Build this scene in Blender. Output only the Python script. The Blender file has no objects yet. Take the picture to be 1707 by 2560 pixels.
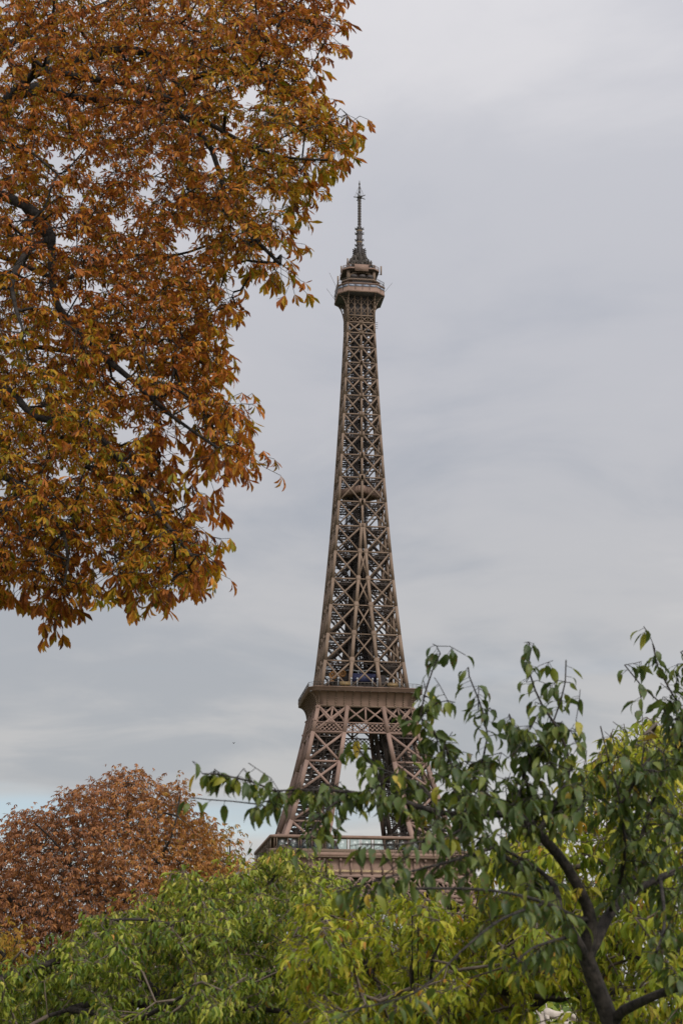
import bpy, math, random
import numpy as np
from mathutils import Matrix, Vector

PI = math.pi
sc = bpy.context.scene
C = sc.collection

# ------------------------------------------------------------------ camera
F, PITCH, YAW, DIST, TH, ROLL = 4350.69, 0.282390, -0.0105103, 644.744, -0.136527, 0.0040859
CAM = np.array([0.0, 0.0, 1.8])
_fw = np.array([math.sin(YAW) * math.cos(PITCH), math.cos(YAW) * math.cos(PITCH), math.sin(PITCH)])
_rt = np.array([math.cos(YAW), -math.sin(YAW), 0.0])
_up = np.cross(_rt, _fw)
_r2 = _rt * math.cos(ROLL) + _up * math.sin(ROLL)
_u2 = -_rt * math.sin(ROLL) + _up * math.cos(ROLL)
cd = bpy.data.cameras.new('camera')
cam = bpy.data.objects.new('camera', cd)
C.objects.link(cam)
M = Matrix.Identity(4)
for i in range(3):
    M[i][0], M[i][1], M[i][2], M[i][3] = _r2[i], _u2[i], -_fw[i], CAM[i]
cam.matrix_world = M
cd.sensor_fit = 'VERTICAL'
cd.sensor_height = 36.0
cd.lens = F / 2560 * 36
cd.clip_start, cd.clip_end = 0.1, 20000
cd.dof.use_dof = True
cd.dof.focus_distance = 60.0
cd.dof.aperture_fstop = 9.5
sc.camera = cam


def P3(x, y, Y):
    """point seen at photo pixel x, y at the forward distance Y"""
    d = _fw + _r2 * (x - 853.5) / F + _u2 * (1280 - y) / F
    return CAM + d * (Y / d[1])


# ------------------------------------------------------------------ light
SUN_EL, SUN_AZ = math.radians(42), math.radians(150)      # azimuth clockwise from +Y (north)
sdir = np.array([math.cos(SUN_EL) * math.sin(SUN_AZ), math.cos(SUN_EL) * math.cos(SUN_AZ), math.sin(SUN_EL)])
sl = bpy.data.lights.new('sun', 'SUN')
sl.energy = 1.5
sl.angle = math.radians(14)
sl.color = (1.0, 0.95, 0.87)
so = bpy.data.objects.new('sun', sl)
C.objects.link(so)
so.rotation_euler = Vector(sdir).to_track_quat('Z', 'Y').to_euler()

world = bpy.data.worlds.new('World')
sc.world = world
world.use_nodes = True
wn, wl = world.node_tree.nodes, world.node_tree.links
wn.clear()


def N(t, **k):
    n = wn.new(t)
    for a, b in k.items():
        setattr(n, a, b)
    return n


def wmath(op, a, b=None, c=None, clamp=False):
    n = N('ShaderNodeMath', operation=op, use_clamp=clamp)
    for i, v in enumerate((a, b, c)):
        if v is None:
            continue
        if isinstance(v, (int, float)):
            n.inputs[i].default_value = v
        else:
            wl.new(v, n.inputs[i])
    return n.outputs[0]


tc = N('ShaderNodeTexCoord')
sx = N('ShaderNodeSeparateXYZ')
wl.new(tc.outputs['Generated'], sx.inputs[0])
zc = wmath('MAXIMUM', sx.outputs[2], 0.0)
den = wmath('ADD', zc, 0.10)
cx = wmath('DIVIDE', sx.outputs[0], den)
cy = wmath('DIVIDE', sx.outputs[1], den)
cv = N('ShaderNodeCombineXYZ')
wl.new(cx, cv.inputs[0])
wl.new(cy, cv.inputs[1])


def noise(vec, scale, detail, rough, distortion=0.0, off=(0, 0, 0), sc3=(1, 1, 1)):
    mp = N('ShaderNodeMapping')
    mp.inputs['Location'].default_value = off
    mp.inputs['Scale'].default_value = sc3
    wl.new(vec, mp.inputs['Vector'])
    n = N('ShaderNodeTexNoise')
    n.inputs['Scale'].default_value = scale
    n.inputs['Detail'].default_value = detail
    n.inputs['Roughness'].default_value = rough
    n.inputs['Distortion'].default_value = distortion
    wl.new(mp.outputs[0], n.inputs['Vector'])
    return n.outputs[0]


def ramp(fac, stops, interp='EASE'):
    r = N('ShaderNodeValToRGB')
    r.color_ramp.interpolation = interp
    e = r.color_ramp.elements
    while len(e) < len(stops):
        e.new(0.5)
    for k, (p, c) in enumerate(stops):
        e[k].position = p
        e[k].color = (*c, 1)
    wl.new(fac, r.inputs[0])
    return r.outputs[0]


n1 = noise(cv.outputs[0], 0.95, 5.0, 0.48, 0.35, (3.1, 1.7, 0.0), (0.8, 0.6, 1))
n2 = noise(cv.outputs[0], 2.6, 6.0, 0.55, 0.6, (7.3, 2.2, 0.0), (0.7, 0.7, 1))
nn = wmath('MULTIPLY_ADD', n2, 0.40, wmath('MULTIPLY', n1, 0.70))
cloud = ramp(nn, [(0.42, (0.388, 0.412, 0.472)), (0.55, (0.490, 0.497, 0.540)), (0.68, (0.600, 0.594, 0.622))])
# low cloud near the horizon is greyer and a little yellow
lowf = ramp(sx.outputs[2], [(0.06, (1, 1, 1)), (0.40, (0, 0, 0))])
warm = N('ShaderNodeMixRGB', blend_type='MULTIPLY')
wl.new(lowf, warm.inputs[0])
wl.new(cloud, warm.inputs[1])
warm.inputs[2].default_value = (1.07, 1.055, 0.965, 1)
# the veiled sun behind the camera and the bright zenith of an overcast sky
dt = N('ShaderNodeVectorMath', operation='DOT_PRODUCT')
wl.new(tc.outputs['Generated'], dt.inputs[0])
dt.inputs[1].default_value = tuple(sdir)
glow = wmath('MULTIPLY', wmath('POWER', wmath('MAXIMUM', dt.outputs['Value'], 0.0), 1.6), 2.3)
zen = wmath('MULTIPLY', wmath('POWER', zc, 3.0), 0.9)
gain = wmath('ADD', wmath('ADD', glow, zen), 0.78)
lit = N('ShaderNodeVectorMath', operation='SCALE')
wl.new(warm.outputs[0], lit.inputs[0])
wl.new(gain, lit.inputs['Scale'])
bg_c = N('ShaderNodeBackground')
wl.new(lit.outputs[0], bg_c.inputs[0])
bg_c.inputs[1].default_value = 1.0
sky = N('ShaderNodeTexSky', sky_type='NISHITA', sun_disc=False)
sky.sun_elevation, sky.sun_rotation = SUN_EL, SUN_AZ
bg_s = N('ShaderNodeBackground')
wl.new(sky.outputs[0], bg_s.inputs[0])
bg_s.inputs[1].default_value = 0.085
# breaks in the cloud low over the horizon
gv = N('ShaderNodeCombineXYZ')
wl.new(sx.outputs[0], gv.inputs[0])
wl.new(wmath('MULTIPLY', sx.outputs[2], 7.0), gv.inputs[2])
g1 = noise(gv.outputs[0], 3.0, 3.0, 0.5, 0.2, (2.35, 0, 0.45))
gap = wmath('MULTIPLY', ramp(g1, [(0.50, (0, 0, 0)), (0.66, (1, 1, 1))]),
            ramp(sx.outputs[2], [(0.045, (0.3, 0.3, 0.3)), (0.09, (1, 1, 1)), (0.15, (0.45, 0.45, 0.45)), (0.21, (0, 0, 0))]))
mxs = N('ShaderNodeMixShader')
wl.new(wmath('MULTIPLY', gap, 0.75), mxs.inputs[0])
wl.new(bg_c.outputs[0], mxs.inputs[1])
wl.new(bg_s.outputs[0], mxs.inputs[2])
wo = N('ShaderNodeOutputWorld')
wl.new(mxs.outputs[0], wo.inputs[0])

sc.view_settings.view_transform = 'Standard'
sc.view_settings.look = 'None'
sc.view_settings.exposure = 0.40
sc.view_settings.gamma = 1.0
sc.cycles.max_bounces = 8
sc.cycles.transparent_max_bounces = 12


# ------------------------------------------------------------------ materials
def new_mat(name):
    m = bpy.data.materials.new(name)
    m.use_nodes = True
    nt = m.node_tree
    b = nt.nodes['Principled BSDF']
    return m, nt, b


def mat_plain(name, col, rough=0.7, noise_scale=1.0, amount=0.25, spec=0.3, metallic=0.0):
    m, nt, b = new_mat(name)
    tcn = nt.nodes.new('ShaderNodeTexCoord')
    no = nt.nodes.new('ShaderNodeTexNoise')
    no.inputs['Scale'].default_value = noise_scale
    no.inputs['Detail'].default_value = 5
    nt.links.new(tcn.outputs['Object'], no.inputs['Vector'])
    r = nt.nodes.new('ShaderNodeValToRGB')
    e = r.color_ramp.elements
    e[0].position, e[1].position = 0.3, 0.7
    e[0].color = (*[c * (1 - amount) for c in col], 1)
    e[1].color = (*[min(1, c * (1 + amount)) for c in col], 1)
    nt.links.new(no.outputs[0], r.inputs[0])
    nt.links.new(r.outputs[0], b.inputs['Base Color'])
    b.inputs['Roughness'].default_value = rough
    b.inputs['Specular IOR Level'].default_value = spec
    b.inputs['Metallic'].default_value = metallic
    return m


def mat_leaf(name, stops, transl=0.4, rough=0.5, spec=0.35, nscale=30.0, namount=0.18, spot=(0.09, 0.045, 0.014), spot_scale=45.0):
    """stops: colours over the leaf's own tint value 0..1"""
    m, nt, b = new_mat(name)
    at = nt.nodes.new('ShaderNodeAttribute')
    at.attribute_name = 'leaf_tint'
    tcn = nt.nodes.new('ShaderNodeTexCoord')
    no = nt.nodes.new('ShaderNodeTexNoise')
    no.inputs['Scale'].default_value = nscale
    no.inputs['Detail'].default_value = 3
    nt.links.new(tcn.outputs['Object'], no.inputs['Vector'])
    ma = nt.nodes.new('ShaderNodeMath')
    ma.operation = 'MULTIPLY_ADD'
    nt.links.new(no.outputs[0], ma.inputs[0])
    ma.inputs[1].default_value = namount * 2
    ma.inputs[2].default_value = -namount
    ad = nt.nodes.new('ShaderNodeMath')
    ad.operation = 'ADD'
    ad.use_clamp = True
    nt.links.new(at.outputs['Fac'], ad.inputs[0])
    nt.links.new(ma.outputs[0], ad.inputs[1])
    r = nt.nodes.new('ShaderNodeValToRGB')
    e = r.color_ramp.elements
    while len(e) < len(stops):
        e.new(0.5)
    for k, (p, c) in enumerate(stops):
        e[k].position = p
        e[k].color = (*c, 1)
    nt.links.new(ad.outputs[0], r.inputs[0])
    sp1 = nt.nodes.new('ShaderNodeTexNoise')
    sp1.inputs['Scale'].default_value = spot_scale
    sp1.inputs['Detail'].default_value = 2
    nt.links.new(tcn.outputs['Object'], sp1.inputs['Vector'])
    sp2 = nt.nodes.new('ShaderNodeValToRGB')
    sp2.color_ramp.elements[0].position, sp2.color_ramp.elements[1].position = 0.60, 0.68
    nt.links.new(sp1.outputs[0], sp2.inputs[0])
    mxc = nt.nodes.new('ShaderNodeMixRGB')
    mxc.inputs[2].default_value = (*spot, 1)
    fm = nt.nodes.new('ShaderNodeMath')
    fm.operation = 'MULTIPLY'
    fm.inputs[1].default_value = 0.75
    nt.links.new(sp2.outputs[0], fm.inputs[0])
    nt.links.new(fm.outputs[0], mxc.inputs[0])
    nt.links.new(r.outputs[0], mxc.inputs[1])
    r = mxc
    nt.links.new(r.outputs[0], b.inputs['Base Color'])
    b.inputs['Roughness'].default_value = rough
    b.inputs['Specular IOR Level'].default_value = spec
    tr = nt.nodes.new('ShaderNodeBsdfTranslucent')
    nt.links.new(r.outputs[0], tr.inputs['Color'])
    mx = nt.nodes.new('ShaderNodeMixShader')
    mx.inputs[0].default_value = transl
    nt.links.new(b.outputs[0], mx.inputs[1])
    nt.links.new(tr.outputs[0], mx.inputs[2])
    nt.links.new(mx.outputs[0], nt.nodes['Material Output'].inputs['Surface'])
    return m


def mat_glass(name, tint, reflect=0.3):
    m, nt, b = new_mat(name)
    t = nt.nodes.new('ShaderNodeBsdfTransparent')
    t.inputs[0].default_value = (*tint, 1)
    g = nt.nodes.new('ShaderNodeBsdfGlossy')
    g.inputs['Roughness'].default_value = 0.35
    mx = nt.nodes.new('ShaderNodeMixShader')
    mx.inputs[0].default_value = reflect
    nt.links.new(t.outputs[0], mx.inputs[1])
    nt.links.new(g.outputs[0], mx.inputs[2])
    nt.links.new(mx.outputs[0], nt.nodes['Material Output'].inputs['Surface'])
    return m


IRON = mat_plain('iron_paint', (0.140, 0.097, 0.068), 0.75, 0.12, 0.16, 0.15)
IRON_DK_SHADE = mat_plain('iron_dark_and_shade', (0.040, 0.032, 0.029), 0.65, 0.3, 0.2)  # dark ironwork, plus interior shade painted on lift guides, stairs and undersides
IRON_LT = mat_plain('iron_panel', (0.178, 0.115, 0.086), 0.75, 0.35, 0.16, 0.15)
IRON_SHADED = mat_plain('iron_shaded', (0.066, 0.051, 0.043), 0.8, 0.3, 0.2, 0.1)  # same paint as the outside, darkened to carry the shade inside the lattice
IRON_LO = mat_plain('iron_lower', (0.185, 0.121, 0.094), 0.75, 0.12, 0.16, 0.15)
STEEL = mat_plain('grey_steel', (0.060, 0.051, 0.043), 0.85, 0.8, 0.2, 0.1)
GOLD = mat_plain('gold_letters', (0.62, 0.47, 0.24), 0.5, 1.0, 0.1)
ORANGE = mat_plain('orange_paint', (0.20, 0.092, 0.025), 0.6, 0.6, 0.15)
YELLOW = mat_plain('yellow_paint', (0.17, 0.108, 0.040), 0.6, 0.6, 0.15)
BLUE = mat_plain('blue_awning', (0.040, 0.043, 0.095), 0.6, 0.4, 0.15)
WHITE = mat_plain('white_paint', (0.22, 0.22, 0.22), 0.6, 0.6, 0.06)
PURPLE = mat_plain('wine_red_panel', (0.075, 0.034, 0.040), 0.35, 0.3, 0.2)
GLASS = mat_glass('pale_glass', (0.80, 0.86, 0.84), 0.08)
WINDOW = mat_plain('window_glass', (0.15, 0.165, 0.20), 0.3, 0.5, 0.1, 0.4)
STONE = mat_plain('pale_stone', (0.33, 0.28, 0.235), 0.8, 9.0, 0.16)


def bark(name, col, scale):
    m = mat_plain(name, col, 0.9, scale, 0.8)
    nt = m.node_tree
    tcn = nt.nodes.new('ShaderNodeTexCoord')
    mp = nt.nodes.new('ShaderNodeMapping')
    mp.inputs['Scale'].default_value = (1, 1, 0.35)
    no = nt.nodes.new('ShaderNodeTexNoise')
    no.inputs['Scale'].default_value = scale * 2.2
    no.inputs['Detail'].default_value = 6
    no.inputs['Roughness'].default_value = 0.7
    bu = nt.nodes.new('ShaderNodeBump')
    bu.inputs['Strength'].default_value = 0.9
    bu.inputs['Distance'].default_value = 0.02
    nt.links.new(tcn.outputs['Object'], mp.inputs[0])
    nt.links.new(mp.outputs[0], no.inputs['Vector'])
    nt.links.new(no.outputs[0], bu.inputs['Height'])
    nt.links.new(bu.outputs[0], nt.nodes['Principled BSDF'].inputs['Normal'])
    return m


BARK_DK = bark('dark_bark', (0.026, 0.021, 0.017), 18.0)
BARK_CH = bark('cherry_bark', (0.034, 0.027, 0.022), 34.0)
BARK_TW = mat_plain('twig_bark', (0.10, 0.075, 0.055), 0.85, 12.0, 0.4)
SOIL = mat_plain('park_ground', (0.075, 0.085, 0.035), 0.95, 0.6, 0.4)


# ------------------------------------------------------------------ mesh helpers
def link(name, mesh, m, parent=None):
    o = bpy.data.objects.new(name, mesh)
    C.objects.link(o)
    if m is not None and len(mesh.materials) == 0:
        mesh.materials.append(m)
    if parent is not None:
        o.parent = parent
    return o


def empty(name, label, cat, loc=(0, 0, 0), rz=0.0, group=None):
    o = bpy.data.objects.new(name, None)
    C.objects.link(o)
    o.location = loc
    o.rotation_euler = (0, 0, rz)
    o['label'], o['category'] = label, cat
    if group:
        o['group'] = group
    return o


def arr_mesh(name, V, tris=None, quads=None, tint=None, smooth=False):
    """mesh from arrays; tint = one value per face (tris first)"""
    me = bpy.data.meshes.new(name)
    V = np.asarray(V, dtype=np.float32)
    tris = np.zeros((0, 3), np.int32) if tris is None else np.asarray(tris, np.int32)
    quads = np.zeros((0, 4), np.int32) if quads is None else np.asarray(quads, np.int32)
    nl = tris.size + quads.size
    nf = len(tris) + len(quads)
    me.vertices.add(len(V))
    me.vertices.foreach_set('co', V.ravel())
    me.loops.add(nl)
    me.loops.foreach_set('vertex_index', np.concatenate([tris.ravel(), quads.ravel()]).astype(np.int32))
    me.polygons.add(nf)
    st = np.concatenate([np.arange(len(tris)) * 3, tris.size + np.arange(len(quads)) * 4]).astype(np.int32)
    me.polygons.foreach_set('loop_start', st)
    if smooth:
        me.polygons.foreach_set('use_smooth', np.ones(nf, bool))
    me.update(calc_edges=True)
    if tint is not None:
        a = me.attributes.new('leaf_tint', 'FLOAT', 'FACE')
        a.data.foreach_set('value', np.asarray(tint, np.float32))
    me.validate()
    return me


class MB:
    def __init__(self):
        self.V, self.T, self.Q, self.n = [], [], [], 0

    def add(self, verts, quads=(), tris=()):
        verts = np.asarray(verts, float).reshape(-1, 3)
        if len(quads):
            self.Q.append(np.asarray(quads, int) + self.n)
        if len(tris):
            self.T.append(np.asarray(tris, int) + self.n)
        self.V.append(verts)
        self.n += len(verts)

    BQ = [(0, 3, 2, 1), (4, 5, 6, 7), (0, 1, 5, 4), (1, 2, 6, 5), (2, 3, 7, 6), (3, 0, 4, 7)]

    def beam(self, p, q, w, d=None, ref=(0, 1, 0)):
        d = w if d is None else d
        p, q = np.asarray(p, float), np.asarray(q, float)
        t = q - p
        l = np.linalg.norm(t)
        if l < 1e-6:
            return
        t /= l
        s = np.cross(t, ref)
        if np.linalg.norm(s) < 0.05:
            s = np.cross(t, (1, 0, 0.01))
        s /= np.linalg.norm(s)
        u = np.cross(s, t)
        s, u = s * w / 2, u * d / 2
        self.add([p - s - u, p + s - u, p + s + u, p - s + u, q - s - u, q + s - u, q + s + u, q - s + u], self.BQ)

    def box(self, x0, x1, y0, y1, z0, z1):
        self.add([(x0, y0, z0), (x1, y0, z0), (x1, y1, z0), (x0, y1, z0), (x0, y0, z1), (x1, y0, z1), (x1, y1, z1), (x0, y1, z1)], self.BQ)

    def ring(self, profile, plan, closed_top=False, closed_bottom=False):
        """loft: profile = list of (scale_or_plan, z); plan = function(value) -> list of (x, y)"""
        loops = [[(x, y, z) for x, y in plan(w)] for w, z in profile]
        n = len(loops[0])
        v = np.array([p for lp in loops for p in lp])
        q = []
        for a in range(len(loops) - 1):
            for i in range(n):
                j = (i + 1) % n
                q.append((a * n + i, a * n + j, (a + 1) * n + j, (a + 1) * n + i))
        t = []
        if closed_bottom:
            t += [(0, i + 1, i) for i in range(1, n - 1)]
        if closed_top:
            b = (len(loops) - 1) * n
            t += [(b, b + i, b + i + 1) for i in range(1, n - 1)]
        self.add(v, q, t)

    def build(self, name, m, parent=None, smooth=False):
        V = np.concatenate(self.V)
        T = np.concatenate(self.T) if self.T else None
        Q = np.concatenate(self.Q) if self.Q else None
        return link(name, arr_mesh(name, V, T, Q, smooth=smooth), m, parent)


def quarter(parent, name, mb, m, angles=(0, 1, 2, 3)):
    """the same part on each of the four sides"""
    o = mb.build(name, m, parent)
    out = [o]
    for k in angles[1:]:
        c = o.copy()
        C.objects.link(c)
        c.parent = parent
        c.rotation_euler = (0, 0, k * PI / 2)
        out.append(c)
    return out


# ------------------------------------------------------------------ ground
gm = MB()
gm.add([(-6000, -400, 0), (6000, -400, 0), (6000, 9000, 0), (-6000, 9000, 0)], [(0, 1, 2, 3)])
g = gm.build('ground', SOIL)
g['kind'] = 'structure'

# ------------------------------------------------------------------ the iron tower
tower = empty('lattice_tower', 'tall brown wrought iron lattice tower tapering to a mast, rising behind the trees', 'tower', (0, DIST, 0), -TH)
_wh = [0, 28, 48, 57, 63, 68.4, 100.6, 120, 191, 266, 280]
_ww = [62.5, 45.5, 35.3, 31.6, 28.9, 27.3, 19.2, 15.3, 8.94, 5.2, 5.2]


def W(h):
    return float(math.exp(np.interp(h, _wh, np.log(_ww))))


def Q_(h):
    return float(np.interp(h, [0, 48, 57, 65.8, 100.6, 120, 159.4, 180.4, 300], [38.5, 19, 16.2, 13.93, 7.9, 5.26, 1.82, 0.45, 0.0]))


def leg_mesh(hs, pw0, pw1, xb, inner=True, extra=0, gus=1.0):
    """front-left box leg between the node heights hs: (outer faces, members inside)"""
    m, mi = MB(), MB()
    n = len(hs) - 1
    for i in range(n):
        h0, h1 = hs[i], hs[i + 1]
        pw = pw0 + (pw1 - pw0) * i / max(1, n - 1)
        cor = []
        for h in (h0, h1):
            w, q = W(h), Q_(h)
            cor.append([np.array(p) for p in ((-w, -w, h), (-q, -w, h), (-q, -q, h), (-w, -q, h))])
        m.beam(cor[0][0], cor[1][0], pw, pw)
        if inner:
            m.beam(cor[0][1], cor[1][1], pw, pw)
            m.beam(cor[0][3], cor[1][3], pw, pw)
            mi.beam(cor[0][2], cor[1][2], pw, pw)
        faces = ((0, 1), (3, 0), (1, 2), (2, 3)) if inner else ((0, 1), (3, 0))
        for a, b in faces:
            k_ = m if (a, b) in ((0, 1), (3, 0)) else mi
            ref = (0, 1, 0) if (a, b) in ((0, 1), (2, 3)) else (1, 0, 0)
            A0, B0, A1, B1 = cor[0][a], cor[0][b], cor[1][a], cor[1][b]
            k_.beam(A0, B1, xb, xb * 0.7, ref)
            k_.beam(B0, A1, xb, xb * 0.7, ref)
            k_.beam(A1, B1, xb * 0.9, xb * 0.8, ref)
            dz = np.array((0, 0, min(1.5, (h1 - h0) * 0.16)))
            mi.beam(A1 - dz, B1 - dz, xb * 0.4, xb * 0.5, ref)
            k = max(2, int(np.linalg.norm(B1 - A1) / 1.6))
            for j in range(k):
                p, q = A1 + (B1 - A1) * j / k, A1 + (B1 - A1) * (j + 1) / k
                mi.beam(p - dz * (j % 2), q - dz * ((j + 1) % 2), xb * 0.25, xb * 0.25, ref)
            # gusset plates
            mid = (A0 + B0 + A1 + B1) / 4
            k_.beam(mid - dz * 0.4, mid + dz * 0.4, xb * 1.5, xb * 0.75, ref)
            if gus and k_ is m:
                c = B1 if (a, b) == (0, 1) else A1
                g = np.array((0, 0, pw * 0.8 * gus))
                m.beam(c - g, c + g, pw * (1 + 0.6 * gus), pw * 1.06, ref)
                m.beam(c - g * 1.5, c + g * 1.5, pw * (1 + 0.25 * gus), pw * 1.04, ref)
        # guide rails, stairs and floors inside
        for e in range(extra):
            fx, fy = (e % 3 + 1) / 4, (e // 3 + 1) / (extra // 3 + 1)
            pt = [cor[s_][0] + (cor[s_][1] - cor[s_][0]) * fx + (cor[s_][3] - cor[s_][0]) * fy for s_ in (0, 1)]
            mi.beam(pt[0], pt[1], 0.4, 0.4)
        if extra:
            st = 7
            for j in range(st):
                s0, s1 = j / st, (j + 1) / st
                a = cor[0][0] + (cor[1][0] - cor[0][0]) * s0
                b = cor[0][2] + (cor[1][2] - cor[0][2]) * s1
                d0 = cor[0][3] + (cor[1][3] - cor[0][3]) * s0
                d1 = cor[0][1] + (cor[1][1] - cor[0][1]) * s0
                mi.beam(a * 0.7 + b * 0.3, a * 0.35 + b * 0.65, 1.1, 0.22, (0, 0, 1))
                mi.beam(d0, d1, 0.28, 0.28)
                mi.beam(a, b, 0.22, 0.22)
    return m, mi


def legs4(name, mm, mat, sub='inner_framing'):
    os_ = quarter(tower, name, mm[0], mat)
    o = None
    for q in os_:
        if o is None:
            o = mm[1].build(sub, IRON_SHADED, q)
        else:
            c = o.copy()
            C.objects.link(c)
            c.parent = q
    return os_


# lower legs with their stone feet
low = [4, 14, 24, 33.5, 41.5, 48.3]
for o in legs4('lower_leg', leg_mesh(low, 2.3, 1.9, 1.2, True, 0, 0), IRON_LO):
    for cx_, cy_ in ((-60.5, -60.5), (-60.5, -38), (-38, -60.5), (-38, -38)):
        f = MB()
        f.ring([(4.2, 0), (3.4, 2.2), (2.6, 4.3)], lambda w, a=cx_, b=cy_: [(a - w, b - w), (a + w, b - w), (a + w, b + w), (a - w, b + w)], True)
        fo = f.build('masonry_foot', STONE, o)

# arches and the girder under the first platform, one per side
am = MB()
for rr, dd in ((38.5, 1.2), (34.6, 1.0)):
    pts = [np.array((rr * math.cos(a), -W(max(3, rr * math.sin(a))) - 0.6, 2 + rr * math.sin(a))) for a in np.linspace(0.12, PI - 0.12, 41)]
    for i in range(40):
        am.beam(pts[i], pts[i + 1], dd, dd)
    if rr > 36:
        outer = pts
for i in range(41):
    o_, i_ = outer[i], pts[i]
    am.beam(o_, i_, 0.4, 0.4)
    if i < 40:
        am.beam(o_, pts[i + 1], 0.35, 0.35)
        am.beam(i_, outer[i + 1], 0.35, 0.35)
quarter(tower, 'arch', am, IRON_LO)

gm_ = MB()
v0 = -35.0
for h, t in ((40.2, 0.8), (43.3, 0.7), (48.2, 0.8)):
    gm_.beam((-W(h), -W(h), h), (W(h), -W(h), h), t, t, (0, 0, 1))
nb = 46
for i in range(nb):
    w0, w1 = W(40.4), W(43.1)
    a0, a1 = -1 + 2 * i / nb, -1 + 2 * (i + 1) / nb
    gm_.beam((a0 * w0, -w0, 40.4), (a1 * w1, -w1, 43.1), 0.38, 0.3)
    gm_.beam((a1 * w0, -w0, 40.4), (a0 * w1, -w1, 43.1), 0.38, 0.3)
nb = 18
for i in range(nb):
    w0, w1 = W(43.4), W(48)
    a0, a1 = -1 + 2 * i / nb, -1 + 2 * (i + 1) / nb
    gm_.beam((a0 * w0, -w0, 43.4), (a1 * w1, -w1, 48), 0.6, 0.4)
    gm_.beam((a1 * w0, -w0, 43.4), (a0 * w1, -w1, 48), 0.6, 0.4)
    gm_.beam((a0 * w0, -w0, 43.4), (a0 * w1, -w1, 48), 0.7, 0.5)
quarter(tower, 'girder', gm_, IRON_LO)


def octo(cut):
    def f(w):
        c = cut
        return [(-w, -w + c), (-w + c, -w), (w - c, -w), (w, -w + c), (w, w - c), (w - c, w), (-w + c, w), (-w, w - c)]
    return f


# first platform
fp = MB()
fp.ring([(26, 54.9), (35.6, 54.9), (35.6, 56.2), (26, 56.2), (26, 54.9)], octo(1.2))
first = fp.build('first_platform', IRON_LT, tower)
fz = MB()
fz.ring([(33.9, 54.2), (33.9, 51.0), (34.05, 50.9), (34.05, 49.3), (33.9, 49.2), (34.3, 48.9), (34.3, 48.35), (33.0, 48.35)], octo(0.8))
frieze = fz.build('frieze', IRON_LT, first)
sf = MB()
sf.ring([(20.5, 52.4), (33.7, 52.4)], octo(0.8))
sf.build('floor_underside', IRON_DK_SHADE, first)
mo = MB()
mo.ring([(33.9, 54.2), (35.9, 54.55), (35.9, 54.88), (35.0, 54.88)], octo(1.2))
mo.build('moulding', IRON, first)
for i in range(19):
    u = -33.2 + 66.4 * i / 18
    cs = MB()
    cs.box(u - 0.28, u + 0.28, -34.6, -33.8, 48.9, 54.3)
    cs.box(u - 0.4, u + 0.4, -35.4, -34.4, 53.3, 54.4)
    quarter(first, 'console', cs, IRON_LO)
pr = MB()
pr.ring([(35.5, 56.2), (35.5, 57.35), (35.4, 57.35)], octo(1.2))
for k in range(4):
    ca, sa = math.cos(k * PI / 2), math.sin(k * PI / 2)
    for i in range(96):
        u = -34 + 68 * i / 95
        x, y = u, -35.56
        pr.beam((x * ca - y * sa, x * sa + y * ca, 56.25), (x * ca - y * sa, x * sa + y * ca, 57.3), 0.16, 0.16)
pr.build('parapet', IRON, first)
rf = MB()
rf.ring([(30.5, 61.15), (35.4, 61.0), (35.6, 61.2), (35.6, 61.95), (35.2, 62.05), (30.5, 62.4), (30.5, 61.15)], octo(1.2))
rf.build('gallery_roof', IRON_LT, first)
for i in range(9):
    u = -33.6 + 67.2 * i / 8
    for du in (-0.42, 0.42):
        ps = MB()
        ps.box(u + du - 0.13, u + du + 0.13, -35.3, -35.05, 57.3, 61.1)
        quarter(first, 'gallery_post', ps, IRON)
    if i < 8:
        ps = MB()
        ps.box(u + 4.2 - 0.1, u + 4.2 + 0.1, -35.25, -35.05, 57.3, 61.1)
        quarter(first, 'gallery_post', ps, IRON)
for k in range(4):
    for i in range(16):
        u0 = -33.6 + 67.2 * i / 16 + 0.5
        if k in (0, 3) or i in (0, 15):
            pm = MB()
            pm.box(u0, u0 + 3.2, -34.95, -34.92, 57.35, 61.0)
            o = pm.build('glass_pane', GLASS, first)
            o.rotation_euler = (0, 0, k * PI / 2)
for s in (-1, 1):
    for t in (-1, 1):
        pv = MB()
        v = np.array([(s * 10.5, t * 31.0, 56.2), (s * 28.5, t * 31.0, 56.2), (s * 28.5, t * 19, 56.2), (s * 10.5, t * 19, 56.2),
                      (s * 12.0, t * 28.0, 61.0), (s * 28.0, t * 28.0, 61.0), (s * 28.0, t * 20, 61.0), (s * 12.0, t * 20, 61.0)])
        pv.add(v, MB.BQ)
        pav = pv.build('pavilion', PURPLE, first)
        for j in range(5):
            wm = MB()
            u = s * (12.6 + 3.0 * j)
            y0, y1 = t * 30.75, t * 29.6
            wm.add([(u - 1.05, y0, 57.0), (u + 1.05, y0, 57.0), (u + 1.05, y1, 58.9), (u - 1.05, y1, 58.9),
                    (u - 1.05, y0 + t * 0.12, 57.0), (u + 1.05, y0 + t * 0.12, 57.0), (u + 1.05, y1 + t * 0.12, 58.9), (u - 1.05, y1 + t * 0.12, 58.9)], MB.BQ)
            wm.build('window', WINDOW, pav)
names = 'JAMIN GAY-LUSSAC FIZEAU SCHNEIDER LE_CHATELIER BERTHIER BARRAL DE_DION GOÜIN JOUSSELIN BROCA BECQUEREL CORIOLIS CAIL TRIGER GIFFARD PERRIER STURM'.split()
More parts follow.
